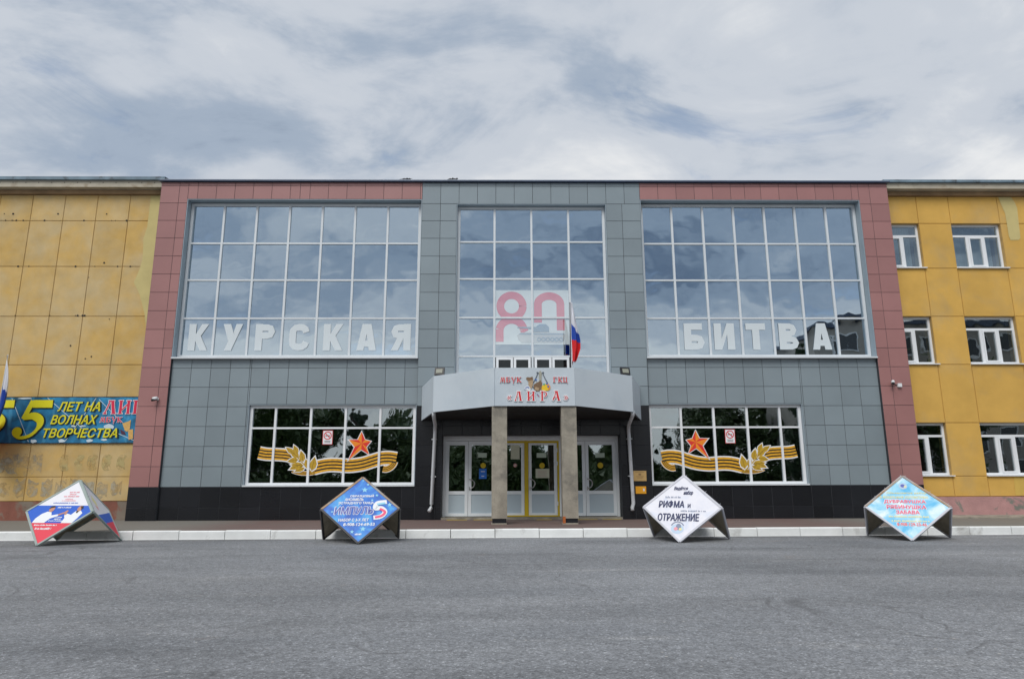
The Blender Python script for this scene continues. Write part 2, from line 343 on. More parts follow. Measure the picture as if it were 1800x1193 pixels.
# kerb of single whitewashed stones
kerb = MB(); kerb.add([(-60, kerb_y(-60) + .02, SW - .05), (60, kerb_y(60) + .02, SW - .05), (60, kerb_y(60) + .16, SW - .05), (-60, kerb_y(-60) + .16, SW - .05)], [(0, 1, 2, 3)])
kerb = struct(kerb.build('kerb', concrete_m))
def bevel_box(x, y0, y1, z0, z1, b):
    m = MB(); prof = [(y0, z0), (y1, z0), (y1, z1 - b * .4), (y1 - b * .4, z1), (y0 + b, z1), (y0, z1 - b)]
    m.prism([(-x, p, q) for p, q in prof], (2 * x, 0, 0)); return m
kst = bevel_box(.510, 0, .15, RD - .1, SW + .006, .02).mesh('kerbstone', kerb_m)
for i in range(-30, 31):
    x = i * 1.035 + .3
    put('kerbstone', kst, kerb, (x, kerb_y(x) + rnd.uniform(-.006, .006), rnd.uniform(-.006, .004)), (0, 0, .0288 + rnd.uniform(-.004, .004)))

# ------------------------------------------------------------------ culture hall
X0, X1 = -11.17, 12.63
hall = thing('culture_hall', 'two-storey hall clad in red and grey tiles with large reflective windows and a white canopy', 'building', (.73, 0, 0))
ROW0 = 10.73
zs_all = [ROW0 + .6 * 1] + [ROW0 - .6 * k for k in range(0, 19)]
_tile = {}
def tile(name, x0, x1, z0, z1, y, m):
    w, h = round(x1 - x0, 3), round(z1 - z0, 3)
    if w < .03 or h < .03: return
    k = (name, w, h)
    if k not in _tile:
        a, b = w / 2 - .006, h / 2 - .006; c = .003
        mb = MB(); mb.add([(-a, .02, -b), (a, .02, -b), (a, .02, b), (-a, .02, b), (-a, c, -b), (a, c, -b), (a, c, b), (-a, c, b),
                           (-a + c, 0, -b + c), (a - c, 0, -b + c), (a - c, 0, b - c), (-a + c, 0, b - c)],
                          [(0, 1, 5, 4), (1, 2, 6, 5), (2, 3, 7, 6), (3, 0, 4, 7), (4, 5, 9, 8), (5, 6, 10, 9), (6, 7, 11, 10), (7, 4, 8, 11), (8, 9, 10, 11)])
        _tile[k] = mb.mesh(name, m)
    put(name, _tile[k], hall, ((x0 + x1) / 2, y + rnd.uniform(0, .002), (z0 + z1) / 2), (R(rnd.gauss(0, .2)), 0, R(rnd.gauss(0, .2))))
def tiles(name, rect, xs, y, m, zs=zs_all):
    x0, x1, z0, z1 = rect
    ex = [x0] + sorted(x for x in xs if x0 + .02 < x < x1 - .02) + [x1]; ez = [z0] + sorted(z for z in zs if z0 + .02 < z < z1 - .02) + [z1]
    for a, b in zip(ex, ex[1:]):
        for c, d in zip(ez, ez[1:]): tile(name, a, b, c, d, y, m)
wall = MB()
def back(rect, y, depth=.45): wall.box(rect[0], rect[1], y + .012, depth, rect[2], rect[3])
OPL, OPR = (-10.28, -2.67), (4.44, 11.66)      # big upper openings
ZT, ZB = 10.27, 5.0
sL = [X0 + .6 * k for k in range(8)] + [-6.65, -6.33] + [-5.73 + .6 * k for k in range(6)]
sR = [4.44 + .6 * k for k in range(6)] + [7.90] + [8.43 + .6 * k for k in range(8)]
for r_, s_ in (((X0, OPL[0], 1.13, 10.85), sL), ((OPL[0], OPL[1], ZT, 10.85), sL), ((OPR[1], X1, 1.13, 10.85), sR), ((OPR[0], OPR[1], ZT, 10.85), sR)):
    tiles('red_tile', r_, s_, 0., red_m); back(r_, 0.)
sC = [-2.67 + .6 * k for k in range(12)] + []
for r_, s_ in (((-2.67, -1.54, 3.53, 10.12), [-2.07]), ((-2.67, 4.44, 10.12, 10.85), sC), ((3.32, 4.44, 3.53, 10.12), [3.84])):
    tiles('grey_tile', r_, s_, 0., grey_m); back(r_, 0.)
iL = [-10.28 + .6 * k for k in range(13)]; iR = [11.66 - .6 * k for k in range(13)]
LWL, LWR, LWZ = (-7.83, -2.69), (4.42, 9.21), (1.13, 3.60)
for r_, s_ in (((-10.28, -7.83, 1.13, 5.0), iL), ((-7.83, -2.67, 3.60, 5.0), iL), ((9.21, 11.66, 1.13, 5.0), iR), ((4.44, 9.21, 3.60, 5.0), iR)):
    tiles('grey_tile', r_, s_, .10, grey_m); back(r_, .10)
zb = [.53, 1.13, 1.73, 2.33, 2.93]
for r_, s_, y_ in (((X0, -10.28, .16, 1.13), sL, 0.), ((-10.28, -2.67, .16, 1.13), iL, .10), ((OPR[1], X1, .16, 1.13), sR, 0.), ((4.44, 11.66, .16, 1.13), iR, .10),
                   ((-2.67, -1.88, .16, 3.53), [-2.07], 0.), ((3.52, 4.44, .16, 3.53), [3.92], 0.), ((-1.88, 3.52, 2.65, 3.53), [-1.88 + .6 * k for k in range(9)], 0.)):
    tiles('black_tile', r_, s_, y_, black_m, zb); back(r_, y_)
wall.box(-1.54, 3.32, .05, .45, 3.53, 4.19)
# shell of the hall
wall.box(X0 + .02, X0 + .3, .46, 12, 0, 10.6); wall.box(X1 - .3, X1 - .02, .46, 12, 0, 10.6); wall.box(X0 + .02, X1 - .02, 12, 12.3, 0, 10.6)
wall.build('wall', joint_m, hall)
MB().box(X0 + .31, X1 - .31, .47, 11.98, 10.45, 10.6).build('roof', joint_m, hall)
MB().box(X0 - .06, X1 + .06, -.10, .42, 10.862, 10.905).build('roof_edge', coping_m, hall)
MB().box(X0 - .05, X1 + .05, -.06, .5, 10.909, 10.935).build('roof_flashing', coplight_m, hall)
MB().box(X0 + .32, X1 - .32, .47, 11.9, .02, .15).build('floor', floor_m, hall)
MB().box(X0 + .32, X1 - .32, .62, 11.9, 4.25, 4.6).build('upper_floor', room_m, hall)
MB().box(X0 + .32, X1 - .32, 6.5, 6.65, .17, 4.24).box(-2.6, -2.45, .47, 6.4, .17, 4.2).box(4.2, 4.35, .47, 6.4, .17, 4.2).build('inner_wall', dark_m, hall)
MB().box(X0 + .32, X1 - .32, 5.2, 5.35, 4.62, 10.4).box(-2.3, -2.15, .62, 5.1, 4.62, 10.4).box(3.95, 4.1, .62, 5.1, 4.62, 10.4).build('inner_wall', room_m, hall)
for x in (-7.55, 8.85): MB().box(x - .2, x + .2, 1.0, 1.4, 4.61, 10.44).build('inner_column', room_m, hall)
# reveals
def reveal(x0, x1, z0, z1, y0, y1, bottom=True):
    t = .02
    MB().box(x0, x1, y0, y1, z1 - t, z1 - .002).build('reveal', reveal_m, hall)
    MB().box(x0 + .002, x0 + t, y0, y1, z0 + t, z1 - t - .002).build('reveal', reveal_m, hall)
    MB().box(x1 - t, x1 - .002, y0, y1, z0 + t, z1 - t - .002).build('reveal', reveal_m, hall)
    if bottom: MB().box(x0 + .004, x1 - .004, y0 - .05, y1, z0 + .004, z0 + .05).build('sill', alu_m, hall)
reveal(*OPL, ZB, ZT, .004, .44); reveal(*OPR, ZB, ZT, .004, .44)
reveal(-1.54, 3.32, 4.20, 10.12, .004, .44, False)
reveal(*LWL, *LWZ, .104, .44); reveal(*LWR, *LWZ, .104, .44)

def window(parent, xs, zs, y, fm, gm, bw=.065, depth=.09, ow=.085, tilt=.28, name='window', skip=()):
    x0, x1, z0, z1 = xs[0], xs[-1], zs[0], zs[-1]
    f = MB(); f.box(x0, x0 + ow, y, y + depth, z0, z1); f.box(x1 - ow, x1, y, y + depth, z0, z1)
    f.box(x0 + ow, x1 - ow, y, y + depth, z0, z0 + ow); f.box(x0 + ow, x1 - ow, y, y + depth, z1 - ow, z1)
    w = f.build(name, fm, parent)
    w['_abs'] = parent['_abs']; pinv = parent.matrix_parent_inverse.copy()
    for x in xs[1:-1]: put('mullion', MB().box(x - bw / 2, x + bw / 2, y + .003, y + depth - .01, z0 + ow, z1 - ow).mesh('mullion', fm), None).parent = w
    for a, b in zip(xs, xs[1:]):
        for z in zs[1:-1]:
            xa = a + (ow if a == x0 else bw / 2); xb = b - (ow if b == x1 else bw / 2)
            put('transom', MB().box(xa, xb, y + .006, y + depth - .012, z - bw / 2 * .8, z + bw / 2 * .8).mesh('transom', fm), None).parent = w
    for i, (a, b) in enumerate(zip(xs, xs[1:])):
        for j, (c, d) in enumerate(zip(zs, zs[1:])):
            if (i, j) in skip: continue
            xa = a + (ow if a == x0 else bw / 2) - .012; xb = b - (ow if b == x1 else bw / 2) + .012
            za = c + (ow if c == z0 else bw / 2 * .8) - .012; zb_ = d - (ow if d == z1 else bw / 2 * .8) + .012
            hw, hh = (xb - xa) / 2, (zb_ - za) / 2
            o = put('pane', MB().box(-hw, hw, 0, .008, -hh, hh).mesh('pane', gm), None, ((xa + xb) / 2, y + depth * .55, (za + zb_) / 2), (R(rnd.gauss(0, tilt)), 0, R(rnd.gauss(0, tilt))))
            o.parent = w
    return w
def lin(a, b, n): return [a + (b - a) * i / n for i in range(n + 1)]
ZR = [5.08, 6.352, 7.613, 8.854, 10.225]
winL = window(hall, [-10.25, -9.17, -8.10, -7.025, -5.955, -4.885, -3.81, -2.72], ZR, .27, alu_m, glass_up)
winR = window(hall, [4.48, 5.518, 6.542, 7.567, 8.59, 9.61, 10.637, 11.63], ZR, .27, alu_m, glass_up)
ZC = [4.20, 5.11, 6.357, 7.635, 8.885, 10.09]
XC = [-1.515, -.314, .888, 2.098, 3.295]
winC = window(hall, XC, ZC, .20, alu_m, glass_up, skip=((1, 0), (2, 0)))
for a, b in ((-.314, .888), (.888, 2.098)):          # the two hopper sashes above the canopy
    for c, d in ((a + .06, (a + b) / 2 - .01), ((a + b) / 2 + .01, b - .06)):
        f = MB(); y = .17; w_ = .075
        f.box(c, c + w_, y, y + .08, 4.62, 5.07); f.box(d - w_, d, y, y + .08, 4.62, 5.07); f.box(c + w_, d - w_, y, y + .08, 4.995, 5.07); f.box(c + w_, d - w_, y, y + .08, 4.62, 4.69)
        o = f.build('sash', white_pvc); o.parent = winC
        o = MB().box(c + w_, d - w_, y + .05, y + .058, 4.69, 4.995).build('pane', vent_glass); o.parent = winC
    o = MB().box(a + .03, b - .03, .235, .26, 4.28, 4.615).build('infill_panel', white_pvc); o.parent = winC
lowL = window(hall, [-7.80, -7.018, -5.935, -4.872, -3.808, -2.715], [1.165, 2.885, 3.575], .20, white_pvc, glass_lo, bw=.068, ow=.085)
lowR = window(hall, [4.445, 5.454, 6.471, 7.506, 8.526, 9.185], [1.165, 2.885, 3.575], .20, white_pvc, glass_lo, bw=.068, ow=.085)

# letters on the upper windows
def pl(y): return Plane((0, y, 0), (1, 0, 0), (0, 0, 1))
pu = pl(.30)
def letter(ch, x0, x1, z0, z1, win):
    mb = MB(); w = x1 - x0; h = z1 - z0; t = .215; P2 = lambda pts, d=.0: pu.poly(mb, [(x0 + a * .615, z0 + b * .855) for a, b in [(p[0] * w / .615, p[1]) for p in pts]], 0, .002)
    s = .36
    if ch == 'К': P2([(0, 0), (s, 0), (s, 1), (0, 1)]); P2([(s, .36), (.63, 0), (1, 0), (.62, .55), (1, 1), (.64, 1), (s, .62)])
    elif ch == 'У': P2([(0, 1), (.38, 1), (.60, .56), (.66, .47), (.48, 0), (.12, 0), (.30, .36)]); P2([(.48, 0), (.66, .47), (.60, .56), (.55, .70), (.66, 1), (1, 1), (.5, .05)])
    elif ch == 'Р': P2([(0, 0), (s, 0), (s, 1), (0, 1)]); pu.strip(mb, [(x0 + w * a, z0 + h * b) for a, b in ((s - .02, .86), (.6, .86), (.76, .83), (.83, .71), (.76, .59), (.6, .56), (s - .02, .56))], h * .25, 0, .002)
    elif ch == 'С':
        pu.strip(mb, [(x0 + w * a, z0 + h * b) for a, b in ((.88, .68), (.82, .80), (.68, .865), (.5, .875), (.32, .85), (.2, .75), (.185, .6), (.185, .4), (.2, .25), (.32, .15), (.5, .125), (.68, .135), (.82, .2), (.88, .32))], h * .25, 0, .002)
    elif ch == 'А': P2([(0, 0), (.36, 0), (.50, .62), (.5, 1), (.27, 1)]); P2([(1, 0), (.64, 0), (.50, .62), (.5, 1), (.73, 1)][::-1]); P2([(.30, .14), (.7, .14), (.66, .37), (.34, .37)])
    elif ch == 'Я': P2([(1 - s, 0), (1, 0), (1, 1), (1 - s, 1)]); pu.strip(mb, [(x0 + w * (1 - a), z0 + h * b) for a, b in ((s - .02, .86), (.6, .86), (.76, .83), (.83, .71), (.76, .59), (.6, .56), (s - .02, .56))], h * .25, 0, .002); P2([(0, 0), (.36, 0), (.66, .5), (.36, .55)])
    elif ch == 'Б': P2([(0, 0), (s, 0), (s, 1), (0, 1)]); P2([(s, .75), (.92, .75), (.92, 1), (s, 1)]); pu.strip(mb, [(x0 + w * a, z0 + h * b) for a, b in ((s - .02, .44), (.6, .44), (.77, .41), (.84, .28), (.77, .15), (.6, .125), (s - .02, .125))], h * .25, 0, .002)
    elif ch == 'И': P2([(0, 0), (.36, 0), (.64, .60), (.64, 1), (1, 1), (1, 0), (.64, 0), (.64, .42), (.36, 0)][:2] + [(.36, 1), (0, 1)]); P2([(.64, 0), (1, 0), (1, 1), (.64, 1)]); P2([(.36, .02), (.64, .58), (.64, .98), (.36, .42)])
    elif ch == 'Т': P2([(0, .75), (1, .75), (1, 1), (0, 1)]); P2([(.32, 0), (.68, 0), (.68, .75), (.32, .75)])
    elif ch == 'В':
        P2([(0, 0), (s, 0), (s, 1), (0, 1)])
        for zz, ww in ((.745, .90), (.255, 1.)): pu.strip(mb, [(x0 + w * a * ww, z0 + h * (zz + b)) for a, b in ((s / ww - .02, .14), (.6, .14), (.77, .10), (.83, 0), (.77, -.10), (.6, -.14), (s / ww - .02, -.14))], h * .225, 0, .002)
    o = mb.build('letter', film_m); o.parent = win
for ch, a in zip('КУРСКАЯ', (-9.955, -8.885, -7.862, -6.80, -5.715, -4.66, -3.575)): letter(ch, a, a + .615, 5.318, 6.175, winL)
for ch, a, w_ in (('Б', 5.72, .64), ('И', 6.68, .65), ('Т', 7.70, .63), ('В', 8.755, .635), ('А', 9.812, .61)): letter(ch, a, a + w_, 5.335, 6.19, winR)

# anniversary poster behind the middle window
pp = pl(.246); mb = MB()
for a, b in ((-.28, .855), (.925, 2.06)):
    for c, d in ((5.49, 6.325), (6.39, 7.27)): pp.poly(mb, [(a, c), (b, c), (b, d), (a, d)], 0, .004)
def red80(pts, w): pp.strip(mb, pts, w, 1, .007)
pp.ring(mb, .235, 6.74, .36, .245, 1, .007, 0, 360, 36, ry=.36)
red80([(.235 + .385 * math.cos(R(a)), 5.93 + .36 * math.sin(R(a))) for a in range(10, 171, 8)], .25)
red80([(-.145, 5.99), (-.145, 5.58)], .25); red80([(.615, 5.99), (.66, 5.90)], .25)
red80([(1.075, 6.20), (1.075, 6.80)] + [(1.435 + .36 * math.cos(R(a)), 6.80 + .275 * math.sin(R(a))) for a in range(172, 7, -8)] + [(1.795, 6.80), (1.795, 5.95)], .25)
o = mb.build('poster', [poster_pale, poster_red]); o.parent = winC
mb = MB(); pp.poly(mb, [(.40, 5.78), (.52, 5.88), (1.90, 5.86), (1.93, 5.78), (1.88, 5.60), (1.80, 5.545), (.55, 5.555), (.45, 5.65)], 1, .010)
pp.poly(mb, [(.90, 5.90), (1.02, 6.08), (1.12, 6.15), (1.32, 6.15), (1.42, 6.06), (1.42, 5.90)], 0, .012); pp.poly(mb, [(.42, 6.06), (.42, 6.03), (1.02, 5.98), (1.02, 6.06)], 0, .012)
pp.poly(mb, [(.45, 5.81), (.52, 5.86), (1.90, 5.84), (1.90, 5.81)], 0, .012)
for k in range(6): pp.ring(mb, 1.10 + .14 * k, 5.655, .055, .03, 0, .013, 0, 360, 12)
o = mb.build('printed_tank', [poster_dark, poster_tan]); o.parent = winC

# ribbon, star and leaves on the lower windows (traced once, mirrored for the other window)
def decal(win, fx, fz, sx):
    P_ = Plane((0, .243, 0), (1, 0, 0), (0, 0, 1)); q = lambda pts: [(fx(x), fz(x, y)) for x, y in pts]
    def band(path, w):
        ww = w * .00336; c = q(smooth_path(path, 6)); P_.strip(mb, c, ww * 1.22, 0, .002); P_.strip(mb, c, ww, 1, .004)
        for k in (-.27, 0, .27):
            off = []
            for i, (x, y) in enumerate(c):
                x0, y0 = c[max(i - 1, 0)]; x1, y1 = c[min(i + 1, len(c) - 1)]; l = math.hypot(x1 - x0, y1 - y0) or 1
                off.append((x - (y1 - y0) / l * k * ww, y + (x1 - x0) / l * k * ww))
            P_.strip(mb, off, ww * .115, 2, .006)
    mb = MB()
    band([(1120, 818), (1180, 808), (1260, 803), (1340, 800), (1405, 788)], 98)
    band([(895, 965), (940, 972), (1010, 972), (1060, 962), (1098, 948)], 34)
    band([(292, 935), (262, 938), (225, 922), (200, 895), (190, 868)], 52)
    band([(176, 848), (240, 838), (310, 842), (380, 862), (480, 892), (600, 906), (720, 898), (810, 903), (905, 925)], 108)
    if sx < 0: mb.f = [f[::-1] for f in mb.f]
    o = mb.build('ribbon', [white_ink, rib_o, rib_k]); o.parent = win
    mb = MB()
    def leaf(x, y, ang, l, w):
        c, s = math.cos(R(ang)), math.sin(R(ang))
        def tr(sc_): return q([(x + (a * c - b * s) * l, y - (a * s + b * c) * l) for a, b in [(p[0] * sc_ + (1 - sc_) * .5, p[1] * sc_ * w) for p in ((0, 0), (.25, .2), (.55, .22), (.8, .12), (1.05, 0), (.8, -.12), (.55, -.22), (.25, -.2))]])
        P_.poly(mb, tr(1.28), 0, .008); P_.poly(mb, tr(1.0), 1, .010); P_.strip(mb, q([(x, y), (x + c * l * .9, y - s * l * .9)]), .012, 2, .012)
    for a in ((925, 950, 100, 120, 1.2), (960, 935, 75, 90, 1.2), (1000, 905, 5, 110, 1.1), (1020, 890, -25, 110, 1.1), (1005, 870, 75, 100, 1.2), (1045, 835, 40, 110, 1.1), (1050, 850, -10, 95, 1.2), (1060, 800, 65, 85, 1.2), (1090, 795, 35, 90, 1.1), (990, 925, -20, 90, 1.)): leaf(*a)
    P_.strip(mb, q([(905, 985), (960, 930), (1040, 850), (1110, 770)]), .03, 1, .009)
    if sx < 0: mb.f = [f[::-1] for f in mb.f]
    o = mb.build('leaf_sprig', [white_ink, leaf_g, leaf_d]); o.parent = win
    mb = MB(); tips = [(495, 600), (606, 673), (603, 855), (420, 806), (408, 686)]; inn = [(527, 672), (552, 738), (492, 762), (447, 738), (462, 672)]; cen = (490, 706)
    al = [v for p in zip(tips, inn) for v in p]
    P_.poly(mb, q([(cen[0] + (x - cen[0]) * 1.13, cen[1] + (y - cen[1]) * 1.13) for x, y in al]), 0, .008)
    for k in range(10): P_.poly(mb, q([al[k], al[(k + 1) % 10], cen]), 1 + k % 2, .011)
    if sx < 0: mb.f = [f[::-1] for f in mb.f]
    o = mb.build('star', [white_ink, star_o, star_r]); o.parent = win
decal(lowR, lambda x: 4.224 + .003367 * x, lambda x, y: 4.785 - .00333 * y, 1)
decal(lowL, lambda x: -2.688 - .003395 * x, lambda x, y: 4.768 - .00333 * y, -1)
def no_smoking(win, x, z):
    P_ = Plane((x, .24, z), (1, 0, 0), (0, 0, 1)); mb = MB(); P_.poly(mb, [(-.155, -.22), (.155, -.22), (.155, .21), (-.155, .21)], 1, .002); P_.poly(mb, [(-.14, -.205), (.14, -.205), (.14, .195), (-.14, .195)], 0, .004)
    P_.ring(mb, 0, .05, .11, .028, 1, .006); P_.strip(mb, [(-.075, .125), (.075, -.025)], .026, 1, .0065); P_.poly(mb, [(-.075, .035), (.07, .035), (.07, .06), (-.075, .06)], 2, .005)
    for k in range(2): P_.poly(mb, [(-.09, -.12 - .04 * k), (.09, -.12 - .04 * k), (.09, -.105 - .04 * k), (-.09, -.105 - .04 * k)], 2, .006)
    o = mb.build('no_smoking_sticker', [white_ink, red_ink, rib_k]); o.parent = win
no_smoking(lowL, -5.40, 2.605); no_smoking(lowR, 6.95, 2.615)

# ------------------------------------------------------------------ entrance
YD = .50; ZD0, ZD1 = .225, 2.62
MB().box(-1.88, 3.52, .02, 1.2, SW - .05, ZD0 - .005).build('threshold', concrete_m, hall)
for a, b in ((-1.88, -1.80), (3.44, 3.52)): MB().box(a, b, .46, .62, ZD0, ZD1).build('door_jamb', door_m, hall)
MB().box(-1.88, 3.52, .455, .62, 2.50, 2.645).build('door_header', door_m, hall)
def leaf_door(x0, x1, handle, frame=door_m, gl=glass_lo):
    f = MB(); w = .095; y = YD
    f.box(x0, x0 + w, y, y + .07, .24, 2.49); f.box(x1 - w, x1, y, y + .07, .24, 2.49)
    f.box(x0 + w, x1 - w, y, y + .07, 2.37, 2.49); f.box(x0 + w, x1 - w, y, y + .07, .24, .33); f.box(x0 + w, x1 - w, y, y + .07, .885, .985)
    d = f.build('door', frame, hall)
    MB().box(x0 + w - .01, x1 - w + .01, y + .035, y + .043, .975, 2.38).build('pane', gl).parent = d
    MB().box(x0 + w - .01, x1 - w + .01, y + .02, y + .05, .32, .895).build('door_panel', doorp_m).parent = d
    if handle:
        hx = x0 + .045
        p = [(hx, y, 1.06), (hx, y - .05, 1.06)] + [(hx + .15 * math.sin(R(a)), y - .05, 1.2 - .14 * math.cos(R(a))) for a in range(10, 171, 20)] + [(hx, y - .05, 1.34), (hx, y, 1.34)]
        MB().tube(p, .017, 6).build('handle', steel_m, None, True).parent = d
        MB().box(hx - .018, hx + .018, y - .012, y, 1.0, 1.12).build('lock_plate', steel_m).parent = d
    return d
D = [leaf_door(-1.795, -1.115, False), leaf_door(-1.105, -.185, True), leaf_door(-.06, .615, False), leaf_door(.745, 1.625, True), leaf_door(1.79, 2.495, False), leaf_door(2.505, 3.435, True)]
for a, b in ((-.18, -.125), (1.69, 1.785)): MB().box(a, b, .47, .62, .23, 2.498).build('door_post', door_m, hall)
yf = MB(); yf.box(-.122, -.065, .48, .57, .23, 2.498); yf.box(.62, .74, .48, .57, .23, 2.43); yf.box(1.63, 1.688, .48, .57, .23, 2.498); yf.box(-.065, 1.63, .478, .57, 2.432, 2.498); yf.box(-.065, .62, .478, .499, .227, .265); yf.box(.74, 1.63, .478, .499, .227, .265)
yf.build('door_frame', yellow_m, hall)
for k, z in enumerate((.55, 1.75, 2.15)): MB().box(1.60, 1.64, .455, .477, z, z + .12).build('hinge', door_m, hall)
pd = pl(.535)
def sticker(d, pts, m, name='notice'):
    mb = MB(); pd.poly(mb, pts, 0, .003); mb.build(name, m).parent = d
def rect(a, b, c, d): return [(a, b), (c, b), (c, d), (a, d)]
def circ(x, z, r, n=18): return [(x + r * math.cos(2 * math.pi * k / n), z + r * math.sin(2 * math.pi * k / n)) for k in range(n)]
sticker(D[1], rect(-.81, 1.995, -.54, 2.135), paperg_m); sticker(D[1], circ(-.65, 1.75, .082), yellow_m, 'yellow_dot'); sticker(D[1], rect(-.775, 1.35, -.545, 1.66), noteblue_m)
sticker(D[2], rect(.20, 1.94, .475, 2.375), papery_m); sticker(D[2], circ(.335, 1.755, .058), paper_m, 'round_sticker')
sticker(D[3], rect(1.0, 1.985, 1.30, 2.13), paperg_m); sticker(D[3], circ(1.165, 1.745, .085), yellow_m, 'yellow_dot'); sticker(D[3], rect(.965, 1.37, 1.385, 1.65), papery_m)
sticker(D[5], rect(2.82, 1.985, 3.105, 2.125), paperg_m); sticker(D[5], circ(2.965, 1.748, .088), yellow_m, 'yellow_dot')
mb = MB()
for a, b, c in ((-.72, -.60, 1.56), (-.70, -.62, 1.42)): pd.poly(mb, rect(a, c, b, c + .022), 0, .006)
mb.build('notice_print', white_ink).parent = D[1]
mb = MB(); pd.ring(mb, .335, 1.755, .045, .014, 0, .006, 0, 360, 16); pd.strip(mb, [(.31, 1.78), (.36, 1.73)], .012, 0, .006); mb.build('sticker_print', red_ink).parent = D[2]
mb = MB()
for k in range(5): pd.poly(mb, rect(1.03, 1.42 + .04 * k, 1.32 - .05 * (k % 2), 1.43 + .04 * k), 0, .006)
mb.build('notice_print', mat('pink_print', (.55, .38, .36), .8)).parent = D[3]
for a, b in ((-1.7, -1.1), (-.9, -.1), (.95, 1.4), (2.15, 2.75), (2.9, 3.45)):
    struct(MB().box(a, b, -.13, -.03, SW + .001, SW + .007).build('yellow_tactile_strip', yellow_m))
# vestibule wall behind the doors
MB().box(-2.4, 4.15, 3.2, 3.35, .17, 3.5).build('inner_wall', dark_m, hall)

# canopy: plan points wall corner C, shoulder B, front A; it falls back towards the wall
CP = {'C': (-2.52, -.02), 'B': (-2.04, -1.33), 'A': (-.26, -2.5)}
def mir(p): return (1.662 - p[0], p[1])
plan = [CP['C'], CP['B'], CP['A'], mir(CP['A']), mir(CP['B']), mir(CP['C'])]
zbot = {0: 3.085, 1: 3.205, 2: 3.25, 3: 3.25, 4: 3.205, 5: 3.085}; ztop = {0: 4.11, 1: 4.245, 2: 4.29, 3: 4.29, 4: 4.245, 5: 4.11}
cb = MB(); n = 6; ins = []
for i, (x, y) in enumerate(plan):
    cx, cy = .83, -.9; ins.append((x + (cx - x) * .025, y + (cy - y) * .025 if 0 < i < 5 else y))
cb.add([(x, y, zbot[i] + .02) for i, (x, y) in enumerate(ins)], [(0, 1, 4, 5), (1, 2, 3, 4)], 0)
cb.add([(x, y, ztop[i] - .06) for i, (x, y) in enumerate(ins)], [(0, 5, 4, 1), (1, 4, 3, 2)], 1)
cb.add([(x, y, zbot[i] + .02) for i, (x, y) in enumerate(ins)] + [(x, y, ztop[i] - .06) for i, (x, y) in enumerate(ins)], [(i, i + 1, 7 + i, 6 + i) for i in range(5)], 1)
canopy = cb.build('canopy', [soffit_m, coplight_m], hall)
for i in range(5):
    a = Vector((*plan[i], 0)); b = Vector((*plan[i + 1], 0)); d = (b - a).normalized(); nrm = Vector((d.y, -d.x, 0))
    a2 = a + d * .006; b2 = b - d * .006
    m = MB(); inn_ = -nrm * .02
    if nrm.y > 0: inn_ = -inn_
    m.add([(a2.x, a2.y, zbot[i]), (b2.x, b2.y, zbot[i + 1]), (b2.x, b2.y, ztop[i + 1]), (a2.x, a2.y, ztop[i]),
           *( (p.x + inn_.x, p.y + inn_.y, z) for p, z in ((a2, zbot[i]), (b2, zbot[i + 1]), (b2, ztop[i + 1]), (a2, ztop[i])))],
          [(0, 1, 2, 3), (5, 4, 7, 6), (4, 0, 3, 7), (1, 5, 6, 2), (3, 2, 6, 7), (4, 5, 1, 0)])
    m.build('fascia_panel', fascia_m).parent = canopy
# pillars
for x in (-.13, 1.74):
    p = MB(); p.prism([(x - .205, -2.45, .31), (x + .205, -2.45, .31), (x + .205, -2.05, .31), (x - .205, -2.05, .31)], (0, 0, 2.95)); pil = p.build('pillar', concrete_m, hall)
    MB().box(x - .185, x + .185, -2.43, -2.07, SW + .02, .312).build('pillar_foot', black_m).parent = pil
    MB().box(x - .215, x + .195, -2.47, -2.08, SW - .01, SW + .035).build('pillar_base', concrete_m).parent = pil
MB().box(1.53, 1.60, -2.475, -2.40, SW + .03, .36).build('rusty_corner', rust_m, hall)
# rain pipes from the canopy shoulders
for s in (0, 1):
    mx_ = (lambda x: x) if s == 0 else (lambda x: 1.672 - x)
    path = [(-2.02, -1.25, 3.22), (-2.03, -1.18, 3.12), (-2.06, -.35, 2.92), (-2.08, -.20, 2.86), (-2.085, -.14, 2.75), (-2.15, -.13, .62), (-2.155, -.15, .52), (-2.20, -.26, .42)]
    if s: path = path[:6] + [(-2.11, -.13, .50), (-2.11, -.16, .42)]
    pip = MB().tube([(mx_(a), b, c) for a, b, c in path], .055, 10).build('rain_pipe', pipe_m, hall, True)
    for z in (2.5, 1.4): MB().box(mx_(-2.11) - .075, mx_(-2.11) + .075, -.14, .0, z, z + .03).build('pipe_clamp', pipe_m).parent = pip

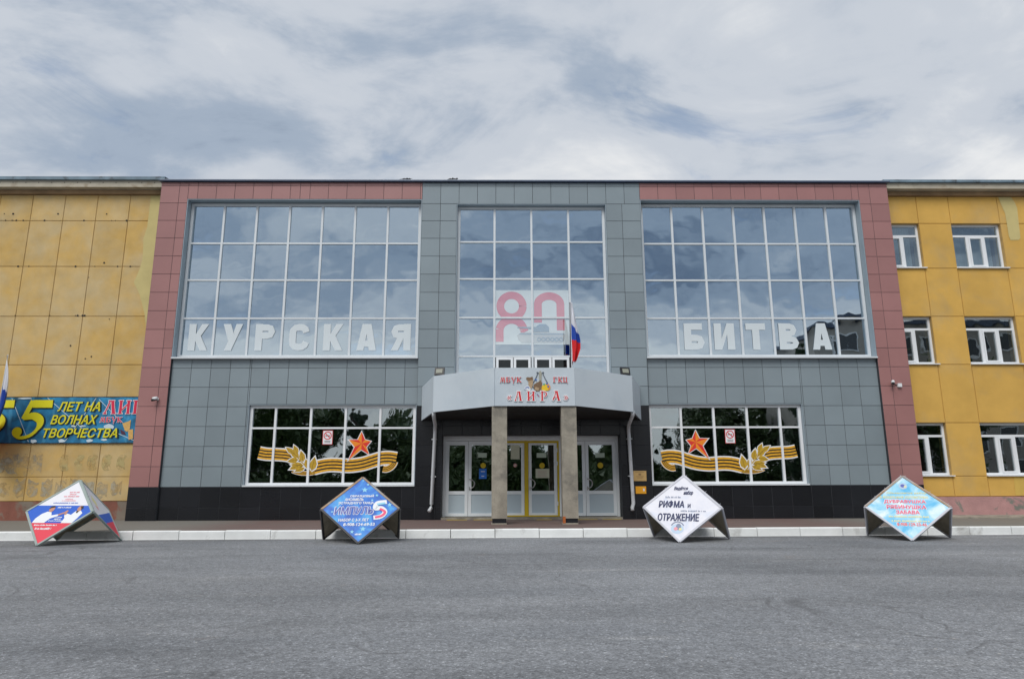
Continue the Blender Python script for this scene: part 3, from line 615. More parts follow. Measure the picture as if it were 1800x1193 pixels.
# sign over the entrance
sign = thing('entrance_sign', 'red raised letters with small emblem on the white canopy front', 'sign', (.83, -2.5, 3.4))
ps = Plane((0, -2.503, 0), (1, 0, 0), (0, 0, 1))
SLAV = {
 'Л': [('s', [(.05, .05), (.30, .62), (.42, .97)], .10), ('s', [(.80, .04), (.70, .5), (.62, .97)], .26), ('s', [(.30, .96), (.78, .96)], .08), ('s', [(-.05, .04), (.20, .05)], .12), ('s', [(.60, .03), (1.0, .03)], .07)],
 'И': [('s', [(.18, 0), (.18, 1)], .22), ('s', [(.82, 0), (.82, 1)], .22), ('s', [(.24, .25), (.78, .75)], .09), ('s', [(0, .03), (.36, .03)], .06), ('s', [(0, .97), (.36, .97)], .06), ('s', [(.64, .03), (1, .03)], .06), ('s', [(.64, .97), (1, .97)], .06)],
 'Р': [('s', [(.24, 0), (.24, 1)], .24), ('s', [(.2, .93), (.55, .95), (.82, .82), (.86, .66), (.74, .48), (.45, .42)], [.07, .1, .17, .2, .14, .05]), ('s', [(.02, .03), (.48, .03)], .06), ('s', [(.02, .97), (.4, .97)], .06)],
 'А': [('s', [(.06, .05), (.20, .20), (.36, .62), (.44, .97)], .10), ('s', [(.84, .04), (.70, .5), (.58, .97)], .25), ('s', [(.28, .97), (.72, .97)], .08), ('s', [(.06, .12), (.18, .36), (.62, .34)], .08), ('s', [(.66, .03), (1.03, .03)], .07)],
 'М': [('s', [(.02, .03), (.14, .5), (.26, .97)], .08), ('s', [(.30, .97), (.46, .1)], .17), ('s', [(.46, .1), (.68, .95)], .08), ('s', [(.90, .03), (.76, .97)], .19), ('s', [(-.06, .03), (.14, .03)], .08), ('s', [(.74, .03), (1.02, .03)], .07)],
 'Б': [('s', [(.24, 0), (.24, 1)], .24), ('s', [(.1, .96), (.80, .96), (.84, .80)], .08), ('s', [(.3, .52), (.62, .55), (.84, .40), (.84, .18), (.62, .04), (.2, .03)], [.05, .1, .18, .18, .1, .06])],
 'У': [('s', [(.10, .97), (.30, .60), (.48, .32)], .20), ('s', [(.92, .97), (.60, .35), (.40, -.12), (.48, -.25)], .11), ('s', [(-.02, .97), (.30, .97)], .06), ('s', [(.72, .97), (1.02, .97)], .06)],
 'К': [('s', [(.20, 0), (.20, 1)], .24), ('s', [(.30, .46), (.55, .70), (.78, .95)], .10), ('s', [(.36, .5), (.60, .3), (.86, .04)], .2), ('s', [(0, .03), (.4, .03)], .06), ('s', [(0, .97), (.4, .97)], .06), ('s', [(.66, .97), (.95, .97)], .07), ('s', [(.70, .03), (1.03, .03)], .07)],
 'Г': [('s', [(.24, 0), (.24, 1)], .24), ('s', [(.05, .95), (.85, .95), (.88, .72)], .09), ('s', [(.02, .03), (.48, .03)], .06)],
 'Ц': [('s', [(.18, .06), (.18, 1)], .22), ('s', [(.76, .06), (.76, 1)], .22), ('s', [(.06, .06), (1.0, .06), (1.02, -.16)], .10), ('s', [(0, .97), (.36, .97)], .06), ('s', [(.58, .97), (.94, .97)], .06)],
 '«': [('s', [(.45, .92), (.08, .5), (.45, .08)], .2), ('s', [(.92, .92), (.55, .5), (.92, .08)], .2)],
 '»': [('s', [(.08, .92), (.45, .5), (.08, .08)], .2), ('s', [(.55, .92), (.92, .5), (.55, .08)], .2)],
}
def slav(mb, P_, ch, x, z, w, h, mi, d, grow=0.):
    k = min(w, h)
    for _, pts, wd in SLAV[ch]:
        pp_ = [(x + a * w, z + b * h) for a, b in pts]
        if grow:
            a, b = Vector(pp_[0]), Vector(pp_[1]); e = (a - b).normalized() * grow; pp_[0] = tuple(a + e)
            a, b = Vector(pp_[-1]), Vector(pp_[-2]); e = (a - b).normalized() * grow; pp_[-1] = tuple(a + e)
        ww = [v * k + 2 * grow for v in wd] if isinstance(wd, list) else wd * k + 2 * grow
        P_.strip(mb, pp_, ww, mi, d + (.0004 * SLAV[ch].index((_, pts, wd))))
def sign_letter(ch, x, z, w, h, halo=.018):
    mb = MB(); slav(mb, ps, ch, x, z, w, h, 0, .020, halo); slav(mb, ps, ch, x, z, w, h, 1, .026)
    solid = MB(); slav(solid, ps, ch, x, z, w, h, 0, .004, halo)
    for (f, o_) in zip(solid.f, range(len(solid.f))): pass
    # raised edge: join the back outline to the front one so the letter has thickness
    nb = len(mb.v); mb.v += solid.v
    for f, g_ in zip([f for f, m_ in zip(mb.f, mb.m) if m_ == 0], solid.f):
        for i in range(len(f)):
            mb.f.append((f[i], g_[i] + nb, g_[(i + 1) % 4] + nb, f[(i + 1) % 4])); mb.m.append(0)
    mb.build('letter', [white_ink, red_ink], sign)
for ch, x, z, w, h in (('«', .085, 3.405, .10, .12), ('Л', .29, 3.385, .19, .255), ('И', .62, 3.385, .205, .255), ('Р', .98, 3.385, .185, .26), ('А', 1.30, 3.385, .205, .265), ('»', 1.62, 3.405, .10, .12)): sign_letter(ch, x, z, w, h, .02)
for i, ch in enumerate('МБУК'): sign_letter(ch, -.105 + .148 * i, 3.885, .125, .145, .007)
for i, ch in enumerate('ГКЦ'): sign_letter(ch, 1.325 + .136 * i, 3.885, .115, .145, .007)
em = MB(); mats_em = [mat('emblem_brown', (.20, .12, .065), .6, .3, 30), mat('emblem_tan', (.42, .30, .18), .6, .3, 30), mat('emblem_grey', (.34, .34, .28), .6), mat('emblem_blue', (.05, .14, .42), .6), white_ink, mat('emblem_yellow', (.78, .52, .02), .6), red_ink, mat('emblem_green', (.03, .38, .2), .6), mat('emblem_orange', (.75, .28, .05), .6), mat('emblem_slate', (.07, .09, .12), .6)]
ps.strip(em, smooth_path([(.98, 4.02), (.94, 4.13), (.89, 4.16), (.90, 4.10), (.83, 3.95), (.76, 3.82), (.80, 3.72)]), .022, 9, .010); ps.strip(em, smooth_path([(.98, 4.02), (1.02, 4.13), (1.07, 4.16), (1.06, 4.10), (1.12, 3.97), (1.18, 3.84), (1.14, 3.72)]), .022, 9, .010)
ps.poly(em, [(.95, 3.93), (1.01, 3.93), (1.02, 4.15), (.98, 4.215), (.94, 4.15)], 2, .012)
ps.poly(em, [(.585, 3.99), (.62, 4.03), (.70, 4.02), (.77, 4.045), (.79, 3.93), (.77, 3.80), (.73, 3.70), (.66, 3.80), (.65, 3.92)], 1, .012); ps.poly(em, [(.585, 3.99), (.62, 4.03), (.70, 4.02), (.77, 4.045), (.785, 3.96), (.66, 3.93)], 0, .014)
ps.poly(em, [(.80, 3.72), (.79, 3.82), (.86, 3.87), (.93, 3.90), (.98, 3.94), (1.03, 3.88), (1.02, 3.78), (1.02, 3.66), (.90, 3.645), (.84, 3.66)], 0, .013); ps.poly(em, [(.83, 3.74), (.87, 3.76), (.94, 3.73), (.93, 3.66), (.85, 3.67)], 1, .015)
ps.poly(em, [(.53, 3.69), (.56, 3.76), (.62, 3.80), (.68, 3.78), (.72, 3.70), (.70, 3.66)], 4, .011)
for k in range(3): ps.strip(em, [(.55 + .04 * k, 3.69 + .02 * k), (.60 + .035 * k, 3.77), (.67, 3.74 - .02 * k)], .014, 3, .013)
ps.poly(em, [(1.01, 3.68), (1.02, 3.78), (1.08, 3.84), (1.17, 3.85), (1.24, 3.79), (1.25, 3.71), (1.20, 3.66), (1.08, 3.65)], 5, .013); ps.poly(em, [(1.14, 3.84), (1.19, 3.85), (1.25, 3.78), (1.24, 3.70), (1.17, 3.67), (1.20, 3.76)], 8, .015)
for x, z, c in ((1.08, 3.83, 7), (1.155, 3.845, 3), (1.19, 3.77, 3), (.86, 3.955, 3)): ps.disc(em, x, z, .026, c, .017, 10)
ps.strip(em, [(.885, 3.57), (.935, 3.51)], .022, 3, .010); ps.strip(em, [(.895, 3.55), (.945, 3.49)], .012, 6, .012)
em.build('emblem', mats_em, sign)

# ------------------------------------------------------------------ yellow wings
YW = .50
wl = thing('yellow_building', 'windowless ochre plaster building with stained panels and a long banner', 'building', (-18, YW, 0))
def panel(parent, x0, x1, z0, z1, m, j=.007, y=YW, name='wall_panel'):
    w, h = (x1 - x0) / 2 - j, (z1 - z0) / 2 - j; c = .01
    if w < .03 or h < .03: return
    k = ('p', name, round(w, 3), round(h, 3), m.name)
    if k not in _tile:
        mb = MB(); mb.add([(-w, .05, -h), (w, .05, -h), (w, .05, h), (-w, .05, h), (-w, c, -h), (w, c, -h), (w, c, h), (-w, c, h), (-w + c, 0, -h + c), (w - c, 0, -h + c), (w - c, 0, h - c), (-w + c, 0, h - c)],
                          [(0, 1, 5, 4), (1, 2, 6, 5), (2, 3, 7, 6), (3, 0, 4, 7), (4, 5, 9, 8), (5, 6, 10, 9), (6, 7, 11, 10), (7, 4, 8, 11), (8, 9, 10, 11)])
        _tile[k] = mb.mesh(name, m)
    put(name, _tile[k], parent, ((x0 + x1) / 2, y + rnd.uniform(-.0008, .0008), (z0 + z1) / 2), (R(rnd.gauss(0, .02)), 0, R(rnd.gauss(0, .02))))
wlx = [-11.1] + [-11.345 - 1.068 * k for k in range(14)]; wlz = [.72, 1.442, 3.10, 4.902, 6.472, 8.137, 9.71, 10.62]
for a, b in zip(wlx[1:], wlx):
    for c, d in zip(wlz, wlz[1:]): panel(wl, a, b, c, d, ochre_l)
MB().box(wlx[-1], -11.12, YW + .028, YW + .4, .16, 10.75).build('wall', seam_m, wl)
MB().box(wlx[-1], -11.19, YW - .025, YW + .03, .10, .715).build('plinth', plinth_l, wl)
MB().box(wlx[-1], -11.18, YW - .10, YW + .03, 10.622, 10.76).build('cornice_soffit', soff2_m, wl)
MB().box(wlx[-1], -11.16, YW - .32, YW + .03, 10.763, 10.985).build('cornice', cornice_m, wl)
rf = MB(); rf.add([(wlx[-1], YW - .40, 10.99), (-11.14, YW - .40, 10.99), (-11.14, YW - .40, 11.095), (wlx[-1], YW - .40, 11.095), (-11.14, YW + .1, 11.17), (wlx[-1], YW + .1, 11.17), (-11.14, 12, 12.2), (wlx[-1], 12, 12.2), (-11.14, YW + .03, 10.99), (wlx[-1], YW + .03, 10.99)],
                 [(0, 1, 2, 3), (3, 2, 4, 5), (5, 4, 6, 7), (1, 0, 9, 8)]); rf.build('roof', roofblue_m, wl)
k = 0
for x in [-11.5 - .42 * i for i in range(24)]: MB().box(x - .012, x + .012, YW - .325, YW - .318, 10.90, 10.93).build('cornice_bolt', hole_m, wl)
pw = pl(YW - .003)
def thin_paint(m, scale, lo, hi):                     # rolled-on paint that lets the wall show through in places
    t = m.node_tree; b = t.nodes['Principled BSDF']; geo = t.nodes.new('ShaderNodeNewGeometry')
    n = N(t, 'ShaderNodeTexNoise', i_Scale=scale, i_Detail=6., i_Roughness=.65, i_Distortion=.5); L(t, geo.outputs['Position'], n.inputs['Vector'])
    L(t, ramp(t, n.outputs[0], [(lo, 0.), (hi, .9)]), b.inputs['Alpha'])
thin_paint(greyed_m, 3.2, .40, .62); thin_paint(pale2_m, 4., .36, .56)
mb = MB(); pw.poly(mb, [(-11.74, 10.60), (-11.20, 10.60), (-11.20, 6.1), (-11.43, 6.12), (-11.52, 6.55), (-11.75, 7.2), (-11.98, 7.60), (-11.86, 7.98), (-11.784, 8.361), (-11.80, 8.75), (-11.833, 9.069), (-11.75, 9.5)], 0, .003); mb.build('paint_patch', pale_m, wl)
def blob(cx, cz, w, h, n=11): return [(cx + w / 2 * math.cos(2 * math.pi * k / n) * rnd.uniform(.7, 1.1), cz + h / 2 * math.sin(2 * math.pi * k / n) * rnd.uniform(.7, 1.1)) for k in range(n)]
def smear(x0, x1, z0, z1, m, n=12):                           # rolled-over strip with ragged ends
    mb = MB(); top = [(x0 + (x1 - x0) * k / n, z1 + rnd.uniform(-.12, .05)) for k in range(n + 1)]; bot = [(x0 + (x1 - x0) * k / n, z0 + rnd.uniform(-.05, .12)) for k in range(n + 1)]
    pw.poly(mb, bot + top[::-1], 0, .002 + rnd.uniform(0, .002)); mb.build('paint_patch', m, wl)
for cx, w in ((-15.55, .5), (-15.1, .42), (-14.72, .38), (-14.35, .45)): smear(cx - w / 2, cx + w / 2, 1.5 + rnd.uniform(0, .08), 2.25 + rnd.uniform(-.1, .05), greyed_m, 5)
for cx, w in ((-13.45, .34), (-12.98, .32), (-12.6, .40), (-12.15, .34), (-11.72, .32)):
    mb = MB(); pw.strip(mb, smooth_path([(cx + w * .3, 2.0), (cx - w * .1, 2.05), (cx - w * .3, 1.88), (cx - w * .1, 1.70), (cx + w * .32, 1.74)], 3), [.13 + rnd.uniform(-.04, .06) for _ in range(13)], 0, .003); pw.poly(mb, blob(cx, 1.86, w * .6, .3), 0, .004); mb.build('paint_patch', pale2_m, wl)
for cx in [-16 + .42 * i for i in range(11)]: smear(cx - .16, cx + .17, .80 + rnd.uniform(-.05, .15), 1.40 + rnd.uniform(-.1, .03), greyed_m, 4)
for k in range(34):
    x = rnd.uniform(-16.6, -11.9); z = rnd.choice((rnd.uniform(4.2, 10.4), 9.72, 8.14, 9.95, 6.5)); mb = MB(); pw.disc(mb, x, z, rnd.uniform(.014, .035), 0, .006, 8); mb.build('wall_hole', hole_m, wl)

ww = thing('yellow_building', 'ochre painted building with white plastic windows beside the red tiled end', 'building', (18, YW, 0))
wx = []; x = 12.195
while x < 27: wx.append((x, x + 1.66)); x += 2.745
rows_w = [(1.39, 3.03), (4.885, 6.465), (8.093, 9.655)]
zsr = [.775, 1.39, 3.03, 4.885, 6.465, 8.093, 9.655, 10.62]
XE = wx[-1][1] + 1.085
segs = []
for a, b in wx: segs.append((a, b, True)); segs.append((b, b + 1.085, False))
for a, b, iswin in segs:
    a_ = max(a, 12.6)
    for c, d in zip(zsr, zsr[1:]):
        if iswin and (c, d) in rows_w: continue
        panel(ww, a_, b, c, d, ochre_r, j=.006)
bk = MB()
for a, b, iswin in segs:
    if not iswin: bk.box(a, b, YW + .03, YW + .45, .16, 10.75)
    else:
        for c, d in zip([.16, 3.03, 6.465, 9.655], [1.39, 4.885, 8.093, 10.75]): bk.box(max(a, 12.6), b, YW + .03, YW + .45, c, d)
bk.build('wall', seam_m, ww); MB().box(12.7, XE, 9.7, 10, 0, 10.7).build('rear_wall', seam_m, ww)
MB().box(12.64, XE, YW + .5, 9.6, 3.3, 3.5).box(12.64, XE, YW + .5, 9.6, 6.8, 7.0).box(12.64, XE, YW + .5, 9.6, 10.3, 10.5).box(12.64, XE, YW + .5, 9.6, .3, .4).build('floor_slab', room_m, ww)
MB().box(12.64, XE, 4.5, 4.6, .41, 10.3).build('inner_wall', dark_m, ww)
MB().box(12.64, XE, YW - .03, YW + .03, .23, .772).build('plinth', plinth_r, ww)
MB().prism([(12.64, -.15, SW - .02), (12.64, -.15, SW + .03), (12.64, YW + .03, .235), (12.64, YW + .03, SW - .02)], (XE - 12.64, 0, 0)).build('concrete_apron', concrete_m, ww)
MB().box(12.64, XE, YW - .10, YW + .03, 10.622, 10.76).build('cornice_soffit', soff2_m, ww)
MB().box(12.62, XE, YW - .32, YW + .03, 10.763, 10.955).build('cornice', cornice_m, ww)
rf = MB(); rf.add([(12.60, YW - .40, 10.96), (XE, YW - .40, 10.96), (XE, YW - .40, 11.045), (12.60, YW - .40, 11.045), (XE, YW + .1, 11.12), (12.60, YW + .1, 11.12), (XE, 12, 12.2), (12.60, 12, 12.2), (XE, YW + .03, 10.96), (12.60, YW + .03, 10.96)],
                 [(0, 1, 2, 3), (3, 2, 4, 5), (5, 4, 6, 7), (1, 0, 9, 8)]); rf.build('roof', roofblue_m, ww)
pr = pl(YW - .006)
mb = MB(); pr.poly(mb, [(16.66, 10.60), (17.098, 10.60), (17.2, 10.4), (17.245, 10.199), (17.19, 9.15), (17.12, 9.08), (16.85, 9.07), (16.81, 9.2), (16.809, 10.015), (16.72, 10.35)], 0, .003); mb.build('paint_patch', pale_m, ww)
mb = MB(); pr.poly(mb, [(15.75, 1.36), (16.2, 1.36), (16.22, .80), (15.72, .80)], 0, .004); mb.build('paint_patch', mat('fresh_yellow_paint', (.60, .40, .09), .9, .08, 3.), ww)
curt_m = mat('sheer_curtain', (.55, .62, .70), .9, .1, 8.)
for ri, (c, d) in enumerate(rows_w):
    for a, b in wx:
        y = YW + .13
        f = MB(); ow = .07
        f.box(a, a + ow, y, y + .07, c + .03, d); f.box(b - ow, b, y, y + .07, c + .03, d); f.box(a + ow, b - ow, y, y + .07, d - ow, d); f.box(a + ow, b - ow, y, y + .07, c + .03, c + .03 + ow)
        w = f.build('window', white_pvc, ww)
        zt = d - .40; x1_ = a + .545; x2_ = a + 1.10
        MB().box(a + ow, b - ow, y + .003, y + .067, zt - .035, zt + .035).build('transom', white_pvc).parent = w
        for xx in (x1_, x2_): MB().box(xx - .045, xx + .045, y + .004, y + .066, c + .03 + ow, zt - .036).build('mullion', white_pvc).parent = w
        s_ = MB(); e = .05; za, zb_ = c + .03 + ow + .002, zt - .037; xa, xb = x1_ + .047, x2_ - .047
        s_.box(xa, xa + e, y - .012, y + .05, za, zb_); s_.box(xb - e, xb, y - .012, y + .05, za, zb_); s_.box(xa + e, xb - e, y - .012, y + .05, zb_ - e, zb_); s_.box(xa + e, xb - e, y - .012, y + .05, za, za + e)
        s_.build('sash', white_pvc).parent = w
        for xa, xb, za, zb_ in ((a + ow, b - ow, zt + .03, d - ow), (a + ow, x1_ - .04, c + .09, zt - .03), (x1_ + .09, x2_ - .09, c + .14, zt - .08), (x2_ + .04, b - ow, c + .09, zt - .03)):
            hw, hh = (xb - xa) / 2 + .005, (zb_ - za) / 2 + .005
            put('pane', MB().box(-hw, hw, 0, .008, -hh, hh).mesh('pane', glass_wing), None, ((xa + xb) / 2, y + .035, (za + zb_) / 2), (R(rnd.gauss(0, .25)), 0, R(rnd.gauss(0, .25)))).parent = w
        MB().box(a - .02, b + .05, YW - .07, y, c - .005, c + .024).build('window_sill', white_pvc).parent = w
        if ri == 2:
            cm = MB(); nn = 60; vs = []
            for k in range(nn + 1):
                xx = a + .05 + (b - a - .1) * k / nn; yy = YW + .55 + .03 * math.sin(k * 1.9) + .015 * math.sin(k * .7); vs += [(xx, yy, c - .1), (xx, yy, d + .05)]
            cm.add(vs, [(2 * k, 2 * k + 2, 2 * k + 3, 2 * k + 1) for k in range(nn)]); cm.build('curtain', curt_m, None, True).parent = w

# ------------------------------------------------------------------ banner on the left wing
def banner_mat():
    m = bpy.data.materials.new('banner_print'); m.use_nodes = True; t = m.node_tree; b = t.nodes['Principled BSDF']; b.inputs['Roughness'].default_value = .5
    geo = t.nodes.new('ShaderNodeNewGeometry')
    n = N(t, 'ShaderNodeTexNoise', i_Scale=1.6, i_Detail=3., i_Distortion=1.2); L(t, geo.outputs['Position'], n.inputs['Vector'])
    w = N(t, 'ShaderNodeTexWave', i_Scale=.55, i_Distortion=6., i_Detail=3.); L(t, geo.outputs['Position'], w.inputs['Vector'])
    c = ramp(t, n.outputs[0], [(.3, (.005, .075, .13)), (.5, (.012, .16, .32)), (.7, (.02, .26, .50))])
    c = mixc(t, ramp(t, w.outputs[1], [(.90, 0.), (.99, .30)]), c, (.10, .40, .60)); L(t, c, b.inputs['Base Color']); return m
ban = thing('banner', 'long blue anniversary banner with yellow lettering on the ochre wall', 'banner', (-13.9, YW, 2.47))
bl = MB(); nx, nz = 40, 4; bx0, bx1 = -16.75, -11.19
vs = [(bx0 + (bx1 - bx0) * i / nx, YW - .045 + .006 * math.sin(i * 1.3 + j), 2.465 + (3.87 - 2.465) * j / nz + .008 * math.sin(i * .9) * (j in (0, nz))) for j in range(nz + 1) for i in range(nx + 1)]
bl.add(vs, [(j * (nx + 1) + i, j * (nx + 1) + i + 1, (j + 1) * (nx + 1) + i + 1, (j + 1) * (nx + 1) + i) for j in range(nz) for i in range(nx)])
cloth = bl.build('cloth', banner_mat(), ban)
for z in (2.45, 3.872): MB().box(bx0, bx1, YW - .05, YW - .008, z, z + .018).build('batten', hole_m, ban)
by = mat('banner_yellow', (.72, .66, .01), .5); bk_ = mat('banner_shadow', (.004, .02, .02), .5); br_ = mat('banner_red', (.66, .02, .07), .5); bpale = mat('banner_pale', (.55, .66, .72), .6)
pb = pl(YW - .055)
mb = MB()
def five(x, z, h, grow, mi, d):      # italic display 5
    k = h / 1.2; q = lambda pts: [(x + (a + b * .36) * k, z + b * k) for a, b in pts]
    pb.strip(mb, q([(.16, 1.10), (.78, 1.10)]), .24 * k + 2 * grow, mi, d)
    pb.strip(mb, q([(.12, 1.20), (.10, .62)]), .15 * k + 2 * grow, mi, d + .0004)
    pb.strip(mb, q(smooth_path([(.08, .64), (.35, .72), (.62, .60), (.70, .38), (.58, .13), (.30, .04), (.06, .13)], 6)), [(.10 + .16 * math.sin(min(1, i / 20) * math.pi)) * k + 2 * grow for i in range(37)], mi, d + .0006)
    cx, cz = q([(.10, .22)])[0]; pb.disc(mb, cx, cz, .155 * k + grow, mi, d + .0008, 16)
for x in (-16.35, -15.17):
    five(x + .03, 2.57, 1.18, .02, 1, .004); five(x, 2.585, 1.18, 0., 0, .008)
for s_, x, z, w, h in (('ЛЕТ НА', -13.84, 3.445, 1.30, .275), ('ВОЛНАХ', -14.0, 3.04, 1.41, .275), ('ТВОРЧЕСТВА', -14.18, 2.63, 2.26, .275)):
    pb.text(mb, s_, x + .02, z - .02, w + .02, h + .015, .035, .25, 1, .004); pb.text(mb, s_, x, z, w, h, .02, .25, 0, .008)
for i, ch in enumerate('ЛИР'):
    slav(mb, pb, ch, -12.40 + .43 * i, 3.35, .37, .42, 3, .004, .016); slav(mb, pb, ch, -12.40 + .43 * i, 3.35, .37, .42, 2, .009)
for i, ch in enumerate('МБУК'):
    slav(mb, pb, ch, -12.49 + .175 * i, 3.09, .16, .165, 3, .004, .008); slav(mb, pb, ch, -12.49 + .175 * i, 3.09, .16, .165, 2, .008)
mb.build('lettering', [by, bk_, br_, white_ink], ban)
mb = MB()
for a in ((-14.9, 3.84, .5, .06), (-13.0, 2.98, .2, .05), (-13.3, 2.98, .15, .07), (-12.2, 2.95, .34, .2), (-13.6, 2.53, .2, .13), (-12.75, 2.53, .24, .1), (-12.3, 2.56, .2, .07), (-14.45, 2.52, .22, .12)): pb.poly(mb, blob(*a), 0, .002)
for a, b in (((-14.2, 3.85), (-13.0, 2.9)), ((-13.5, 2.5), (-12.7, 3.84)), ((-12.6, 3.8), (-11.5, 2.8)), ((-11.9, 2.75), (-11.3, 2.5)), ((-15.3, 3.84), (-14.6, 2.5))): pb.strip(mb, [a, b], .018, 0, .0015)
mb.build('splash_print', [bpale], ban)
mb = MB(); pb.poly(mb, [(-11.80, 3.06), (-11.62, 3.12), (-11.55, 3.17), (-11.55, 2.90), (-11.62, 2.80), (-11.70, 2.84)], 0, .005); pb.poly(mb, [(-11.60, 2.86), (-11.45, 2.88), (-11.42, 2.60), (-11.55, 2.55)], 0, .006); pb.poly(mb, [(-11.85, 2.88), (-11.70, 2.80), (-11.65, 2.70), (-11.80, 2.74)], 1, .004)
mb.build('mask_print', [mat('mask_gold', (.66, .40, .12), .5, .2, 20), mat('mask_dark', (.08, .02, .05), .6)], ban)

# ------------------------------------------------------------------ flags
def flag(name, label, base, top_z, pole_h, yaw, seed, thin=1., tall=1., lean=0.):
    f = thing(name, label, 'flag', base, yaw, 'tricolour flags', absolute=False)
    MB().tube([(0, 0, -.06), (.015, 0, pole_h)], [.020, .012], 8).build('pole', pole_m, f, True)
    MB().ball((.015, 0, pole_h + .01), .018, .018, .025).build('finial', pole_m, f, True)
    rg = random.Random(seed); nx, nz = 26, 60; H_ = 1.78 * tall; vs = []; z1 = top_z - base[2]
    def width(t): return .055 + .215 * min(1, (t * 1.55)) ** .9 * (1 if t < .80 else max(.40, 1 - (t - .80) * 2.6))
    for j in range(nz + 1):
        t = j / nz
        for i in range(nx + 1):
            u = i / nx; w = width(t) * thin; amp = .085 * min(1, t * 3)
            vs.append((.03 + u * w + lean * t + .010 * math.sin(t * 7 + u * 3), amp * math.sin(u * 7.5 + t * 2.4) + .03 * math.sin(u * 15 + t * 5), z1 - t * H_ - .06 * math.sin(u * 3.1) * t * (1 if t > .9 else 0)))
    fs = []; ms = []
    for j in range(nz):
        for i in range(nx):
            u = (i + .5) / nx; t = (j + .5) / nz; k = t - .46 * u
            fs.append((j * (nx + 1) + i, (j + 1) * (nx + 1) + i, (j + 1) * (nx + 1) + i + 1, j * (nx + 1) + i + 1)); ms.append(0 if k < .09 + .24 * (1 - u) or u < .10 else 1 if k < .245 + .46 * (1 - u) * .85 else 2)
    mb = MB(); mb.v = vs; mb.f = fs; mb.m = ms; mb.build('cloth', [flag_w, flag_b, flag_r], f, True)
    return f
flag('flag', 'tricolour flag hanging limp from a pole on the white canopy', (1.97, -.9, 4.13), 6.56, 2.40, 0, 1)
def wall_flag():
    f = thing('flag', 'tricolour flag on a slanted pole fixed to the ochre wall before the banner', 'flag', (-15.72, YW, 2.65), 0, 'tricolour flags')
    b, t_ = Vector((-15.72, YW, 2.65)), Vector((-14.86, -.6, 5.02))
    MB().tube([tuple(b), tuple(t_)], [.018, .012], 8).build('pole', alu_m, f, True)
    MB().box(b.x - .06, b.x + .06, YW - .06, YW + .0, b.z - .08, b.z + .1).build('bracket', pole_m, f)
    nx, nz = 24, 60; vs = []; fs = []; ms = []; ax = (b - t_) / (t_.z - b.z)
    prof = smooth_path([(0, -14.85), (.12, -14.76), (.30, -14.74), (.45, -14.80), (.62, -14.98), (.80, -15.10), (1, -15.14)], 10)
    for j_ in range(nz + 1):
        t = j_ / nz; d = t * 2.9; p = t_ + ax * min(d, 2.2); xr = prof[j_][1]
        for i_ in range(nx + 1):
            u = i_ / nx; vs.append((p.x + (xr - p.x) * u, p.y * (1 - u * .8) - .55 * u + .07 * math.sin(u * 9 + t * 2.5) * min(1, t * 3), 5.0 - d - .12 * math.sin(u * 2.5) * t))
    for j_ in range(nz):
        for i_ in range(nx):
            k = (j_ + .5) / nz - .10 * (i_ + .5) / nx; fs.append((j_ * (nx + 1) + i_, (j_ + 1) * (nx + 1) + i_, (j_ + 1) * (nx + 1) + i_ + 1, j_ * (nx + 1) + i_ + 1)); ms.append(0 if k < .28 else 1 if k < .58 else 2)
    mb = MB(); mb.v = vs; mb.f = fs; mb.m = ms; mb.build('cloth', [flag_w, flag_b, flag_r], f, True)
wall_flag()

# ------------------------------------------------------------------ small fixtures
def floodlight(x, tilt, side):
    f = thing('floodlight', 'small black floodlight on the canopy end nearer the ' + side, 'floodlight', (x, -1.15, 4.16), tilt, 'floodlights on the canopy', absolute=False)
    h = MB(); h.prism([(-.145, -.08, .14), (.145, -.08, .14), (.145, -.02, .36), (-.145, -.02, .36)], (0, .06, -.015)); b = h.build('housing', blackp_m, f)
    MB().prism([(-.095, -.079, .19), (.095, -.079, .19), (.095, -.042, .315), (-.095, -.042, .315)], (0, -.004, .001)).build('lens', lens_m).parent = b
    MB().box(-.02, .02, -.01, .03, -.03, .17).box(-.07, .07, -.03, .05, -.03, -.01).build('bracket', blackp_m, f)
    m = MB()
    for k in range(5): m.box(-.12 + .055 * k, -.105 + .055 * k, .02, .06, .16, .32)
    m.build('cooling_fins', blackp_m).parent = b
floodlight(-1.88, R(-10), 'window with seven white letters'); floodlight(3.53, R(12), 'gold plaque')
def camera_fix(x, z, label, box=False):
    f = thing('security_camera', label, 'camera', (x, 0, z))
    MB().ball((x, -.03, z), .045, .03, .045).build('mount', white_pvc, f, True)
    MB().tube([(x, -.04, z), (x - .05, -.13, z - .03), (x - .08, -.20, z - .05)], [.03, .04, .04], 8).build('body', blackp_m, f, True)
    MB().tube([(x - .07, -.17, z - .01), (x + .0, -.06, z + .03)], [.05, .05], 8).build('hood', white_pvc, f, True)
    if box:
        MB().box(x + .14, x + .26, -.07, .0, z - .14, z - .03).build('junction_box', white_pvc, f)
        MB().tube([(x + .02, -.012, z - .02), (x + .14, -.012, z - .08)], .008, 5).build('cable', blackp_m, f)
camera_fix(-10.56, 3.75, 'small dark security camera on the red tiles near the banner')
camera_fix(12.03, 4.23, 'white security camera with junction box on the red tiles', True)
def plaque(x0, x1, z0, z1, m, label, lines, name, im):
    f = thing(name, label, 'plaque', ((x0 + x1) / 2, 0, z0))
    MB().box(x0, x1, -.022, .0, z0, z1).build('plate', m, f)
    P_ = pl(-.022); mb = MB()
    for (a, b, zz, hh) in lines: P_.poly(mb, rect(x0 + (x1 - x0) * a, z0 + (z1 - z0) * zz, x0 + (x1 - x0) * b, z0 + (z1 - z0) * (zz + hh)), 0, .002)
    mb.build('engraving', im, f)
